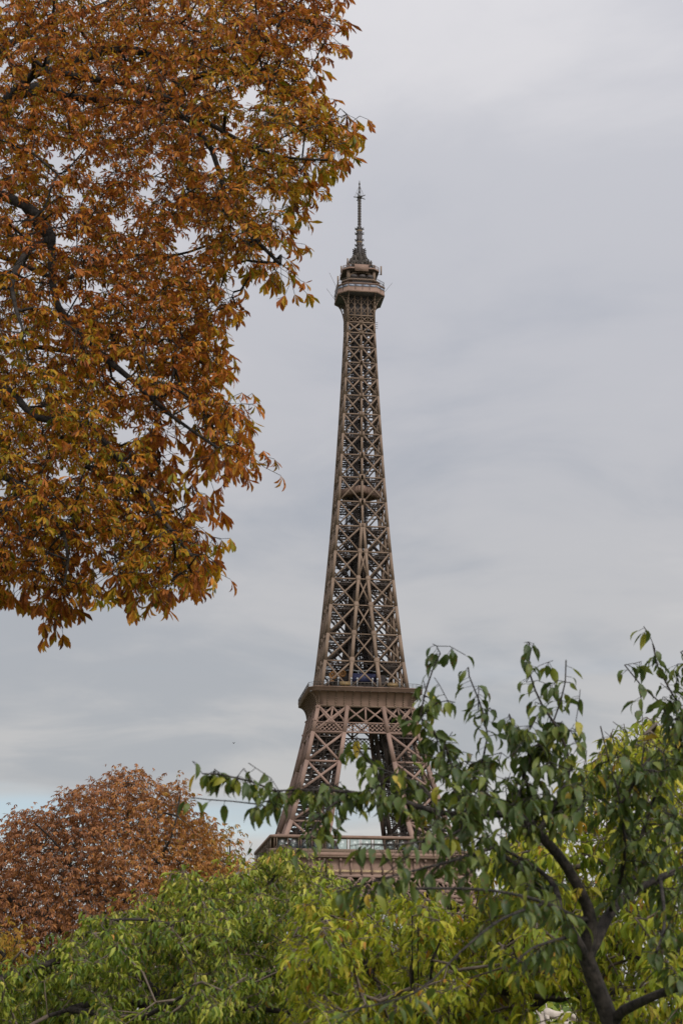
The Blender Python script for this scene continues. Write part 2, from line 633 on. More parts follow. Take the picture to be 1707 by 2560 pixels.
for i, nm in enumerate(names):
    u = -33.2 + 66.4 * (i + 0.5) / 18
    tcu = bpy.data.curves.new('lettering', 'FONT')
    tcu.body = nm.replace('_', ' ')
    tcu.size = 1.0
    tcu.align_x, tcu.align_y = 'CENTER', 'CENTER'
    tcu.extrude = 0.03
    tcu.materials.append(GOLD)
    tmp = bpy.data.objects.new('lettering', tcu)
    C.objects.link(tmp)
    bpy.context.view_layer.update()
    tme = bpy.data.meshes.new_from_object(tmp.evaluated_get(bpy.context.evaluated_depsgraph_get()))
    bpy.data.objects.remove(tmp)
    to = link('lettering', tme, GOLD)
    to.parent = frieze
    to.location = (u, -34.1, 50.1)
    to.rotation_euler = (PI / 2, 0, 0)
    if len(nm) > 7:
        to.scale = (7.0 / len(nm), 1, 1)

# upper legs, first to second platform
up = [48.3, 57.5, 67.5, 78.5, 89.5, 100.2, 110.2]
legs4('upper_leg', leg_mesh(up, 1.7, 1.4, 0.85, True, 9, 0), IRON_LO)

# belt truss and lattice below the second platform
bt = MB()
for h, t in ((100.35, 0.75), (103.95, 0.55), (110.1, 0.6)):
    w = W(h) + 0.12
    bt.beam((-w, -w, h), (w, -w, h), t, t * 0.8, (0, 0, 1))
hA, hB = 100.7, 103.7
nb = 24
for i in range(nb):
    w0, w1 = W(hA), W(hB)
    a0, a1 = -1 + 2 * i / nb, -1 + 2 * (i + 1) / nb
    for r0, r1 in ((0.0, 0.5), (0.5, 1.0)):
        z0, z1 = hA + (hB - hA) * r0, hA + (hB - hA) * r1
        bt.beam((a0 * W(z0), -W(z0), z0), (a1 * W(z1), -W(z1), z1), 0.3, 0.2)
        bt.beam((a1 * W(z0), -W(z0), z0), (a0 * W(z1), -W(z1), z1), 0.3, 0.2)
hA, hB = 104.2, 109.9
cuts = [(-W(hA), -W(hB)), (-(W(hA) + Q_(hA)) / 2, -(W(hB) + Q_(hB)) / 2), (-Q_(hA), -Q_(hB)), (0, 0)]
cuts = cuts + [(-a, -b) for a, b in cuts[2::-1]]
for i, (a, b) in enumerate(cuts):
    t = 1.25 if i in (0, 2, 4, 6) else 0.65
    bt.beam((a, -W(hA), hA), (b, -W(hB), hB), t, 0.7)
    bt.beam((a, -W(hA) - 0.1, hA), (a + (b - a) * 0.12, -W(hA + 0.7) - 0.1, hA + 0.7), t * 1.7, 0.6)
    bt.beam((b + (a - b) * 0.12, -W(hB - 0.7) - 0.1, hB - 0.7), (b, -W(hB) - 0.1, hB), t * 1.7, 0.6)
    if i:
        a_, b_ = cuts[i - 1]
        bt.beam((a_, -W(hA), hA), (b, -W(hB), hB), 0.62, 0.4)
        bt.beam((a, -W(hA), hA), (b_, -W(hB), hB), 0.62, 0.4)
for o in quarter(tower, 'belt_truss', bt, IRON_LO):
    pass

# second platform
sp = MB()
cove = [(W(110.3) + 0.15, 110.3)] + [(17.45 + 3.15 * (1 - math.cos(a)), 110.3 + 4.9 * math.sin(a)) for a in np.linspace(0.15, PI / 2, 9)]
sp.ring(cove, octo(2.6))
second = sp.build('second_platform', IRON_LT, tower)
fa = MB()
fa.ring([(20.6, 115.25), (20.85, 115.3), (20.85, 116.55), (21.0, 116.6), (21.0, 116.8), (19.5, 116.8)], octo(2.6))
fa.build('fascia', IRON_LT, second)
dk = MB()
dk.ring([(17.3, 110.6), (17.3, 116.7)], octo(2.6), True, True)
dk.build('deck', IRON_DK_SHADE, second)
rb = MB()
for i in range(12):
    u = -17.0 + 34.0 * i / 11
    for j in range(len(cove) - 1):
        (w0, z0), (w1, z1) = cove[j], cove[j + 1]
        rb.beam((u, -w0 - 0.12, z0), (u, -w1 - 0.12, z1), 0.3, 0.5, (0, 1, 0) if j < 5 else (0, 0, 1))
rb.beam((-W(110.3), -W(110.3) - 0.3, 110.25), (W(110.3), -W(110.3) - 0.3, 110.25), 0.45, 0.5, (0, 0, 1))
quarter(second, 'rib', rb, IRON)
rl = MB()
for k in range(4):
    ca, sa = math.cos(k * PI / 2), math.sin(k * PI / 2)
    R = lambda x, y, z: (x * ca - y * sa, x * sa + y * ca, z)
    for h, t in ((118.35, 0.14), (117.7, 0.08), (117.2, 0.08)):
        rl.beam(R(-18.3, -20.85, h), R(18.3, -20.85, h), t, t, (0, 0, 1))
        rl.beam(R(-18.3, -20.85, h), R(-20.85, -18.3, h), t, t, (0, 0, 1))
    for i in range(26):
        u = -18.3 + 36.6 * i / 25
        rl.beam(R(u, -20.85, 116.8), R(u, -20.85, 118.4), 0.12, 0.12)
rl.build('railing', STEEL, second)
kd = MB()
kd.ring([(12.5, 116.8), (12.5, 119.6)], octo(2.0), True)
kd.ring([(13.4, 119.6), (13.4, 120.0), (12.0, 120.1)], octo(2.0), True)
kd.build('kiosk', IRON_DK_SHADE, second)
ub = MB()
ub.ring([(9.0, 120.1), (9.0, 123.6)], octo(1.0), True)
upper_deck = ub.build('upper_gallery', IRON_DK_SHADE, second)
bp = MB()
bp.box(-4.6, 5.6, -9.6, -9.2, 120.9, 123.9)
bp.build('blue_screen', BLUE, second)
aw = MB()
for i in range(12):
    x0 = -6 + 13.5 * i / 12
    z = 124.6 + 0.25 * math.sin(i * 1.1)
    z2 = 124.6 + 0.25 * math.sin((i + 1) * 1.1)
    x1 = -6 + 13.5 * (i + 1) / 12
    aw.add([(x0, -10.2, z), (x1, -10.2, z2), (x1, -6, z2 + 0.5), (x0, -6, z + 0.5), (x0, -10.2, z + 0.35), (x1, -10.2, z2 + 0.35), (x1, -6, z2 + 0.85), (x0, -6, z + 0.85)], MB.BQ)
aw.build('awning', WHITE, second)
for (u, v, h, r) in ((-11.2, -11.0, 122.6, 1.5), (-7.6, -11.0, 123.4, 1.4), (-11.4, -11.0, 119.2, 1.5)):
    wh = MB()
    cir = lambda w, a=u, b=h: [(a + w * math.cos(t), b + w * math.sin(t)) for t in np.linspace(0, 2 * PI, 19)[:-1]]
    wh.ring([(r * 0.5, -0.3), (r, -0.3), (r, 0.3), (r * 0.5, 0.3), (r * 0.5, -0.3)], cir)
    for t in range(4):
        a = t * PI / 4
        wh.beam((u - r * 0.8 * math.cos(a), h - r * 0.8 * math.sin(a), 0), (u + r * 0.8 * math.cos(a), h + r * 0.8 * math.sin(a), 0), 0.2, 0.2)
    o = wh.build('pulley_wheel', ORANGE, second)
    o.rotation_euler = (PI / 2, 0, 0)
    o.location = (0, v, 0)
for u in (-7.7, 9.8):
    yb = MB()
    yb.box(u - 1.9, u + 1.9, -19.2, -18.2, 117.5, 118.9)
    yb.box(u - 1.2, u + 1.2, -18.9, -18.3, 116.8, 117.5)
    yb.build('yellow_cabinet', YELLOW, second)
for u in (-13.5, -10, -5.2, -3.0, 2.6, 4.4, 8.2, 12.6):
    lp = MB()
    lp.beam((u, -17.6, 116.8), (u, -17.6, 119.9), 0.22, 0.22)
    lp.ring([(0.12, 119.9), (0.32, 120.1), (0.32, 120.6), (0.1, 120.8)], lambda w, a=u: [(a - w, -17.6 - w), (a + w, -17.6 - w), (a + w, -17.6 + w), (a - w, -17.6 + w)], True)
    lp.build('lamp_post', WHITE, second)
# lift landing shed to the right above the second platform
ld = MB()
ld.box(3.5, 10.8, -8, 4, 125.2, 128.2)
ld.ring([(1.0, 128.2), (0.2, 129.3)], lambda w: [(7.1 - 4.3 * w, -2 - 7 * w), (7.1 + 4.3 * w, -2 - 7 * w), (7.1 + 4.3 * w, -2 + 7 * w), (7.1 - 4.3 * w, -2 + 7 * w)], True)
ld.build('lift_shed', IRON_DK_SHADE, second)

# upper shaft
nodes = [116.8, 127.45, 137.87, 149.06, 159.39, 170.18, 180.41, 190.3, 200.23, 209.45, 218.04, 226.35, 234.19, 241.37, 248.05, 254.59, 260.81, 265.3]
split = nodes.index(180.41)
legA = leg_mesh(nodes[:split + 1], 1.25, 1.0, 0.62, True, 0)
legs4('shaft_leg', legA, IRON)
legB = leg_mesh(nodes[split:], 1.0, 0.72, 0.56, False, 0)
legs4('shaft_face', legB, IRON)
mid = MB()
for i in range(5):
    h0, h1 = nodes[i], nodes[i + 1]
    q0, q1 = Q_(h0), Q_(h1)
    w0, w1 = W(h0), W(h1)
    mid.beam((-q0, -w0, h0), (q1, -w1, h1), 0.55, 0.4)
    mid.beam((q0, -w0, h0), (-q1, -w1, h1), 0.55, 0.4)
    mid.beam((-q1, -w1, h1), (q1, -w1, h1), 0.5, 0.4, (0, 0, 1))
for i in range(split, len(nodes) - 1):
    mid.beam((0, -W(nodes[i]), nodes[i]), (0, -W(nodes[i + 1]), nodes[i + 1]), 0.85, 0.5)
    h = nodes[i + 1]
    mid.beam((0, -W(h) - 0.08, h - 0.9), (0, -W(h) - 0.08, h + 0.9), 1.35, 0.5)
quarter(tower, 'face_bracing', mid, IRON)
pb = MB()
for i, h in enumerate(nodes[1:]):
    w = W(h)
    kk = 5 if w > 7 else 3
    for j in range(1, kk + 1):
        a = -w + 2 * w * j / (kk + 1)
        pb.beam((a, -w, h), (a, w, h), 0.26, 0.3, (0, 0, 1))
        pb.beam((-w, a, h), (w, a, h), 0.26, 0.3, (0, 0, 1))
        b = -w + 2 * w * (j + 1) / (kk + 1)
        if j < kk:
            pb.beam((a, -w, h - 0.5), (b, w, h - 0.5), 0.2, 0.2, (0, 0, 1))
            pb.beam((b, -w, h - 0.5), (a, w, h - 0.5), 0.2, 0.2, (0, 0, 1))
            pb.beam((-w, a, h - 0.5), (w, b, h - 0.5), 0.2, 0.2, (0, 0, 1))
    pb.beam((-w, -w, h), (w, w, h), 0.3, 0.3, (0, 0, 1))
    pb.beam((-w, w, h), (w, -w, h), 0.3, 0.3, (0, 0, 1))
pb.build('plan_bracing', IRON_SHADED, tower)
# lift guides and stair tower inside the shaft
for (u, v, wd) in ((-4.6, 1.0, 0.95), (-1.6, -1.8, 1.0), (0.55, 1.2, 0.95), (2.3, -1.4, 0.85), (-2.6, 2.6, 0.7), (3.0, 2.8, 0.7)):
    lg = MB()
    top = 264 if abs(u) < 4 else 250
    lg.beam((u, v, 117), (u, v, top), wd * (1.7 if u == -1.6 else 0.5), wd)
    z = 118.0
    while z < top - 3:
        lg.beam((u - wd * 0.7, v - wd * 0.7, z), (u + wd * 0.7, v - wd * 0.7, z + 2.4), 0.16, 0.16)
        lg.beam((u + wd * 0.7, v - wd * 0.7, z), (u - wd * 0.7, v - wd * 0.7, z + 2.4), 0.16, 0.16)
        z += 2.4
    for s in (-1, 1):
        lg.beam((u + s * wd * 0.7, v - wd * 0.7, 117), (u + s * wd * 0.7, v - wd * 0.7, top), 0.2, 0.2)
    lg.build('lift_guide', IRON_DK_SHADE, tower)
stm = MB()
z, s = 118.0, 1
while z < 262:
    w = min(3.2, W(z) * 0.45)
    stm.beam((-s * w, 0.6, z), (s * w, 0.6, z + 2.8), 1.0, 0.3, (0, 1, 0))
    stm.beam((s * w - s * 0.7, 0.6, z + 2.8), (s * w + s * 0.7, 0.6, z + 2.8), 1.2, 0.25, (0, 1, 0))
    z, s = z + 2.8, -s
stm.build('staircase', IRON_DK_SHADE, tower)
ip = MB()
dia = lambda w: [(0.8, -w), (w, -0.8), (w, 0.8), (0.8, w), (-0.8, w), (-w, 0.8), (-w, -0.8), (-0.8, -w)]
ip.ring([(6.0, 194.6), (8.2, 194.6), (8.2, 197.2), (8.0, 197.3), (6.0, 197.3), (6.0, 194.6)], dia)
ip.ring([(6.2, 194.9), (1.2, 194.9)], dia)
for i in range(4):
    for j in range(7):
        a, b = np.array(dia(8.3)[(2 * i + 1) % 8]), np.array(dia(8.3)[(2 * i) % 8])
        a2 = np.array(dia(8.3)[(2 * i) % 8])
        b2 = np.array(dia(8.3)[(2 * i + 1) % 8])
        p = a2 + (b2 - a2) * (j + 0.5) / 7
        ip.beam((p[0], p[1], 194.7), (p[0], p[1], 197.2), 0.12, 0.12)
mid_pl = ip.build('intermediate_platform', IRON_LT, tower)

# summit -------------------------------------------------------------
tb = MB()
for h, t in ((265.3, 0.6), (268.2, 0.6)):
    tb.beam((-5.25, -5.3, h), (5.25, -5.3, h), t, 0.5, (0, 0, 1))
for u in (-5.25, -2.6, 0, 2.6, 5.25):
    tb.beam((u, -5.25, 265.3), (u, -5.25, 277), 0.78 if abs(u) > 5 else 0.5, 0.5)
for i in range(4):
    u0, u1 = -5.25 + 2.62 * i, -5.25 + 2.62 * (i + 1)
    for h0, h1, t in ((265.5, 268.0, 0.28), (268.4, 272.2, 0.26), (272.2, 276.0, 0.26)):
        tb.beam((u0, -5.2, h0), (u1, -5.2, h1), t, 0.2)
        tb.beam((u1, -5.2, h0), (u0, -5.2, h1), t, 0.2)
for s in (-1, 1):
    u = s * 5.25
    prev = None
    for a in np.linspace(0, PI / 2, 9):
        p = np.array((u, -5.3 - 4.0 * (1 - math.cos(a)), 267.2 + 9.6 * math.sin(a)))
        if prev is not None:
            tb.beam(prev, p, 0.4, 0.4, (1, 0, 0))
        prev = p
    for t in range(1, 6):
        a = t / 6 * PI / 2
        zz = 267.2 + 9.6 * math.sin(a)
        tb.beam((u, -5.3, zz), (u, -5.3 - 4.0 * (1 - math.cos(a)), zz), 0.14, 0.14)
        tb.beam((u, -5.3, zz), (u, -5.3 - 4.0 * (1 - math.cos(a + PI / 12)), 267.2 + 9.6 * math.sin(a + PI / 12)), 0.12, 0.12)
quarter(tower, 'summit_bracket', tb, IRON)
tcb = MB()
oc = octo(3.6)
tso = MB()
tso.ring([(9.1, 276.66), (9.1, 276.74)], octo(3.6), True, True)
tcb.ring([(9.15, 276.72), (9.35, 276.75), (9.4, 277.5), (9.25, 277.6), (9.25, 280.2), (9.5, 280.3), (9.5, 280.55), (7.6, 280.7)], oc, True)
cabin = tcb.build('top_cabin', IRON_LT, tower)
tso.build('soffit', IRON_DK_SHADE, cabin)  # sheet under the cabin, its shade put into the dark colour
inn = MB()
inn.ring([(4.3, 268), (4.3, 276.7)], octo(0.5))
inn.build('machinery_shaft', IRON_DK_SHADE, cabin)
po = oc(9.27)
for k in range(8):
    a, b = np.array(po[k]), np.array(po[(k + 1) % 8])
    ln = np.linalg.norm(b - a)
    nw = 4 if ln > 8 else 2
    t = (b - a) / ln
    nrm = np.array((t[1], -t[0]))
    for j in range(nw):
        p = a + t * ln * (j + 0.08) / nw
        q = a + t * ln * (j + 0.92) / nw
        wm = MB()
        wm.add([(p[0], p[1], 279.0), (q[0], q[1], 279.0), (q[0], q[1], 279.85), (p[0], p[1], 279.85)] +
               [(p[0] + nrm[0] * 0.06, p[1] + nrm[1] * 0.06, 279.0), (q[0] + nrm[0] * 0.06, q[1] + nrm[1] * 0.06, 279.0),
                (q[0] + nrm[0] * 0.06, q[1] + nrm[1] * 0.06, 279.85), (p[0] + nrm[0] * 0.06, p[1] + nrm[1] * 0.06, 279.85)], MB.BQ)
        wm.build('window', WINDOW, cabin)
        if j:
            sm = MB()
            m_ = a + t * ln * j / nw + nrm * 0.04
            sm.beam((m_[0], m_[1], 277.6), (m_[0], m_[1], 280.2), 0.14, 0.14)
            sm.build('seam', IRON_DK_SHADE, cabin)
ug = MB()
ug.ring([(7.0, 280.6), (7.0, 282.5)], oc)
for k in range(8):
    a, b = np.array(oc(7.05)[k]), np.array(oc(7.05)[(k + 1) % 8])
    for j in range(4):
        p = a + (b - a) * j / 4
        ug.beam((p[0], p[1], 280.6), (p[0], p[1], 282.6), 0.3, 0.3)
ug.build('upper_room', IRON_DK_SHADE, cabin)
ev = MB()
ev.ring([(7.0, 282.5), (7.6, 282.6), (7.6, 283.15), (5.0, 283.4)], octo(3.0), True, True)
ev.build('eave', IRON, cabin)
rr = MB()
for k in range(8):
    a, b = np.array(oc(9.2)[k]), np.array(oc(9.2)[(k + 1) % 8])
    for h in (281.6, 282.6):
        rr.beam((a[0], a[1], h), (b[0], b[1], h), 0.1, 0.1, (0, 0, 1))
    for j in range(6):
        p = a + (b - a) * j / 6
        rr.beam((p[0], p[1], 280.5), (p[0] * 0.98, p[1] * 0.98, 283.1), 0.1, 0.1)
rr.build('cage_railing', STEEL, cabin)
cp = MB()
for k in range(4):
    ca, sa = math.cos(k * PI / 2), math.sin(k * PI / 2)
    R = lambda x, y, z: (x * ca - y * sa, x * sa + y * ca, z)
    for u in (-5.3, 5.3):
        cp.beam(R(u, -5.0, 283.2), R(u, -5.0, 287.2), 0.9, 0.9)
    prev = None
    for a in np.linspace(0, PI, 11):
        p = R(4.6 * math.cos(a), -5.0, 284.4 + 2.6 * math.sin(a))
        if prev is not None:
            cp.beam(prev, p, 0.8, 0.8, (0, 0, 1))
        prev = p
cp.ring([(3.6, 283.3), (3.6, 286.8)], octo(1.0), True)
cp.build('campanile', IRON, cabin)
dr = MB()
for (u, v) in ((-2.9, -5.6), (0.4, -5.9), (3.4, -5.6), (5.6, 0), (-5.6, 0), (0, 5.8)):
    dr.ring([(0.3, 285.6), (1.15, 285.2), (1.25, 284.5), (0.9, 284.0), (0.1, 283.9)], lambda w, a=u, b=v: [(a + w * 1.2 * math.cos(t), b + w * math.sin(t)) for t in np.linspace(0, 2 * PI, 13)[:-1]], True, True)
dr.build('beacon_drum', IRON_DK_SHADE, cabin)
pl = MB()
pl.ring([(7.2, 287.5), (7.3, 287.55), (7.3, 288.15), (4.0, 288.4)], octo(2.4), True)
for k in range(8):
    a, b = np.array(octo(2.4)(7.2)[k]), np.array(octo(2.4)(7.2)[(k + 1) % 8])
    for j in range(5):
        p = a + (b - a) * j / 5
        pl.beam((p[0], p[1], 288), (p[0], p[1], 289.5), 0.14, 0.14)
    pl.beam((a[0], a[1], 289.4), (b[0], b[1], 289.4), 0.12, 0.12, (0, 0, 1))
pl.box(-2.8, 2.6, -7.6, -7.25, 286.4, 289.2)
upl = pl.build('upper_platform', IRON_LT, cabin)
us = MB()
us.ring([(4.6, 286.6), (7.15, 287.45)], octo(2.4), False, False)
us.build('platform_underside', IRON_SHADED, upl)  # shadow below the platform painted as a darker iron
rng = random.Random(4)
an = MB()
for k in range(150):
    a, rad = rng.uniform(0, 2 * PI), rng.uniform(2.2, 7.2)
    z0 = 288.6 + (7.2 - rad) * 1.25
    hh = rng.uniform(0.8, 2.2)
    x, y = rad * math.cos(a), rad * math.sin(a)
    an.beam((x, y, z0 - 0.4), (x, y, z0 + hh), rng.uniform(0.12, 0.5), 0.25)
    if k % 3 == 0:
        an.beam((x - 0.7, y, z0 + hh * 0.6), (x + 0.7, y, z0 + hh * 0.6), 0.16, 0.16)
for k in range(12):
    a = k * PI / 6
    an.beam((6.6 * math.cos(a), 6.6 * math.sin(a), 288.4), (2.2 * math.cos(a), 2.2 * math.sin(a), 297.0), 0.25, 0.25)
    an.beam((5.0 * math.cos(a), 5.0 * math.sin(a), 291.6), (5.0 * math.cos(a + PI / 6), 5.0 * math.sin(a + PI / 6), 291.6), 0.16, 0.16)
    an.beam((3.5 * math.cos(a), 3.5 * math.sin(a), 294.4), (3.5 * math.cos(a + PI / 6), 3.5 * math.sin(a + PI / 6), 294.4), 0.16, 0.16)
an.ring([(5.6, 288.4), (5.0, 290.0), (3.2, 291.0), (2.2, 296.2)], lambda w: [(w * math.cos(t), w * math.sin(t)) for t in np.linspace(0, 2 * PI, 13)[:-1]])
an.build('aerial_cluster', STEEL, cabin)
for (u, v, z0, z1) in ((7.9, -6.0, 285.8, 289.6), (-5.6, -6.4, 289.6, 292.0), (-7.9, -4.6, 286.6, 289.4), (-9.2, -4.4, 280.8, 285.0), (7.4, 6.6, 287, 290)):
    pm = MB()
    pm.box(u - 0.28, u + 0.28, v - 0.2, v + 0.2, z0, z1)
    pm.beam((u, v, z0 + 0.3), (u * 0.86, v * 0.86, z0 + 0.3), 0.14, 0.14)
    pm.build('panel_aerial', IRON, cabin)
for (p, q) in (((-9.4, -5, 279), (-12.8, -6, 285.5)), ((-9.6, -3, 274.5), (-13.6, -4, 279.5)), ((9.5, -4, 279.3), (12.6, -5, 283.2))):
    wm = MB()
    wm.beam(p, q, 0.09, 0.09)
    wm.build('whip_aerial', STEEL, cabin)
wd = MB()
for k in range(2):
    for j in range(4):
        s = -1 if k else 1
        wd.beam((s * 5.4, -5.2, 263.2 + j * 0.8), (s * 6.6, -5.4, 263.2 + j * 0.8), 0.14, 0.14)
wd.build('yagi_aerial', STEEL, tower)
ms = MB()
cir = lambda w: [(w * math.cos(t), w * math.sin(t)) for t in np.linspace(0, 2 * PI, 13)[:-1]]
ms.ring([(1.9, 294.6), (2.2, 295.6), (2.3, 296.6), (2.35, 298.8), (1.9, 299.1), (1.15, 299.4), (1.15, 308.3), (0.9, 308.9), (0.62, 309.0), (0.62, 321.6), (0.35, 321.9)], cir, True)
mast = ms.build('mast', IRON_DK_SHADE, tower)
ma = MB()
for h in (300.8, 303.0, 305.9, 308.0):
    for k in range(8):
        a = k * PI / 4 + 0.2
        ma.beam((1.1 * math.cos(a), 1.1 * math.sin(a), h), (1.95 * math.cos(a), 1.95 * math.sin(a), h + 0.35), 0.2, 0.5)
for h in np.arange(295.6, 299, 0.8):
    for k in range(10):
        a = k * PI / 5
        ma.beam((2.3 * math.cos(a), 2.3 * math.sin(a), h), (2.75 * math.cos(a), 2.75 * math.sin(a), h + 0.2), 0.25, 0.6)
for h in np.arange(310, 321, 1.15):
    ma.ring([(0.70, h), (0.74, h + 0.3), (0.70, h + 0.6)], cir)
ma.build('dipole_array', STEEL, mast)
bd = MB()
for h in (302.0, 307.0):
    bd.ring([(1.2, h), (1.25, h + 0.15), (1.2, h + 0.3)], cir)
bd.build('mast_band', YELLOW, mast)
wp = MB()
for k in range(8):
    a = k * PI / 4 + 0.3
    dz = 0.6 if k % 2 else -0.4
    wp.beam((0.4 * math.cos(a), 0.4 * math.sin(a), 322.3), (2.5 * math.cos(a), 2.5 * math.sin(a), 322.3 + dz), 0.22, 0.3)
    wp.beam((2.0 * math.cos(a), 2.0 * math.sin(a), 322.6), (0.1 * math.cos(a), 0.1 * math.sin(a), 327.5), 0.05, 0.05)
wp.ring([(0.9, 321.8), (1.1, 322.3), (0.6, 322.9)], cir, True, True)
wp.ring([(0.2, 322.9), (0.16, 329.2), (0.03, 330)], cir, True)
for h in (324.2, 326, 327.8):
    wp.ring([(0.32, h), (0.34, h + 0.5), (0.3, h + 0.9)], cir, True, True)
wp.build('whip', STEEL, mast)


# ================================================================== vegetation
def spline(pts, step):
    """Catmull-Rom through the points, sampled about every step metres"""
    P = [np.asarray(p, float) for p in pts]
    P = [2 * P[0] - P[1]] + P + [2 * P[-1] - P[-2]]
    out = []
    for i in range(1, len(P) - 2):
        a, b, c, d = P[i - 1:i + 3]
        n = max(1, int(np.linalg.norm(c - b) / step))
        for k in range(n):
            t = k / n
            out.append(0.5 * ((2 * b) + (c - a) * t + (2 * a - 5 * b + 4 * c - d) * t * t + (3 * b - a - 3 * c + d) * t ** 3))
    out.append(P[-2])
    return out


class Skeleton:
    def __init__(self, rng):
        self.p, self.par, self.lim, self.rmin = [], [], [], []
        self.rng = rng

    def add(self, p, par, limb=-1, rmin=0.0):
        self.p.append(np.asarray(p, float))
        self.par.append(par)
        self.lim.append(limb)
        self.rmin.append(rmin)
        return len(self.p) - 1

    def limb(self, pts, r0, r1, limb, step=0.2, root=False):
        sp_ = spline(pts, step)
        n = len(sp_)
        if root or not self.p:
            last, start = -1, 0
        else:
            A = np.array(self.p)
            last, start = int(np.argmin(((A - sp_[0]) ** 2).sum(1))), 1
        ids = []
        for i in range(start, n):
            last = self.add(sp_[i], last, limb, r1 + (r0 - r1) * (1 - i / max(1, n - 1)) ** 1.5 if not root else r0 + (r1 - r0) * i / max(1, n - 1))
            ids.append(last)
        return ids

    def reach(self, targets, seg=0.22, arch=0.10, jit=0.03, maxd=9e9):
        """grow a thin shoot from the nearest wood to each target; returns tip ids"""
        A = np.array(self.p)
        targets = np.asarray(targets)
        d0 = np.array([((A - t) ** 2).sum(1).min() for t in targets])
        tips = []
        cap = len(A) + len(targets) * 40
        buf = np.full((cap, 3), 1e9)
        buf[:len(A)] = A
        n = len(A)
        for k in np.argsort(d0):
            t = targets[k]
            dd = ((buf[:n] - t) ** 2).sum(1)
            j = int(dd.argmin())
            d = math.sqrt(dd[j])
            if d > maxd:
                continue
            m = min(39, max(1, int(d / seg)))
            p0, last = self.p[j], j
            for i in range(1, m + 1):
                s = i / m
                q = p0 + (t - p0) * s + np.array((0, 0, arch * d * math.sin(PI * s)))
                if i < m:
                    q = q + self.rng.normal(0, jit, 3)
                last = self.add(q, last, self.lim[last])
                buf[n] = q
                n += 1
            tips.append(last)
        return tips

    def finish(self, tip_r, expo):
        n = len(self.p)
        cnt = np.zeros(n)
        kids = [[] for _ in range(n)]
        for i, a in enumerate(self.par):
            if a >= 0:
                kids[a].append(i)
        for i in range(n - 1, -1, -1):
            if not kids[i]:
                cnt[i] = 1
            if self.par[i] >= 0:
                cnt[self.par[i]] += cnt[i]
        r = np.maximum(tip_r * cnt ** expo, np.array(self.rmin))
        self.cnt, self.kids, self.r = cnt, kids, r

    def tubes(self, pick, sides=lambda r: 5 if r > 0.012 else 3):
        """mesh of all wood whose node satisfies pick(i)"""
        V, Q, nv = [], [], 0
        for i in range(len(self.p)):
            if not pick(i):
                continue
            a = self.par[i]
            if a >= 0 and pick(a) and self.main(a) == i:
                continue
            chain = [a] if a >= 0 else []
            j = i
            while j is not None and pick(j):
                chain.append(j)
                j = self.main(j)
            if len(chain) < 2:
                continue
            pts = np.array([self.p[c] for c in chain])
            rad = np.array([self.r[c] for c in chain])
            if a >= 0 and chain[0] == a:
                rad[0] = min(rad[0], rad[1] * 1.15)
            ns = sides(rad.max())
            tg = np.gradient(pts, axis=0)
            tg /= np.linalg.norm(tg, axis=1)[:, None] + 1e-9
            ref = np.array((0.31, 0.22, 0.92)) if abs(tg[0][2]) < 0.8 else np.array((1.0, 0.1, 0.0))
            s = np.cross(tg, ref)
            s /= np.linalg.norm(s, axis=1)[:, None] + 1e-9
            u = np.cross(s, tg)
            ang = np.arange(ns) * 2 * PI / ns
            rings = pts[:, None] + rad[:, None, None] * (np.cos(ang)[None, :, None] * s[:, None] + np.sin(ang)[None, :, None] * u[:, None])
            m = len(chain)
            V.append(rings.reshape(-1, 3))
            base = nv + (np.arange(m - 1) * ns)[:, None]
            k = np.arange(ns)
            k2 = (k + 1) % ns
            Q.append(np.stack([base + k, base + k2, base + ns + k2, base + ns + k], -1).reshape(-1, 4))
            nv += m * ns
        if not V:
            return None
        return np.concatenate(V), np.concatenate(Q)

    def main(self, a):
        ks = self.kids[a]
        if not ks:
            return None
        return max(ks, key=lambda k: (self.rmin[k] > 0, self.r[k], self.cnt[k]))

    def dirn(self, i, back=2):
        a = i
        for _ in range(back):
            if self.par[a] >= 0:
                a = self.par[a]
        d = self.p[i] - self.p[a]
        return d / (np.linalg.norm(d) + 1e-9)


def unit(a):
    return a / (np.linalg.norm(a, axis=-1, keepdims=True) + 1e-9)


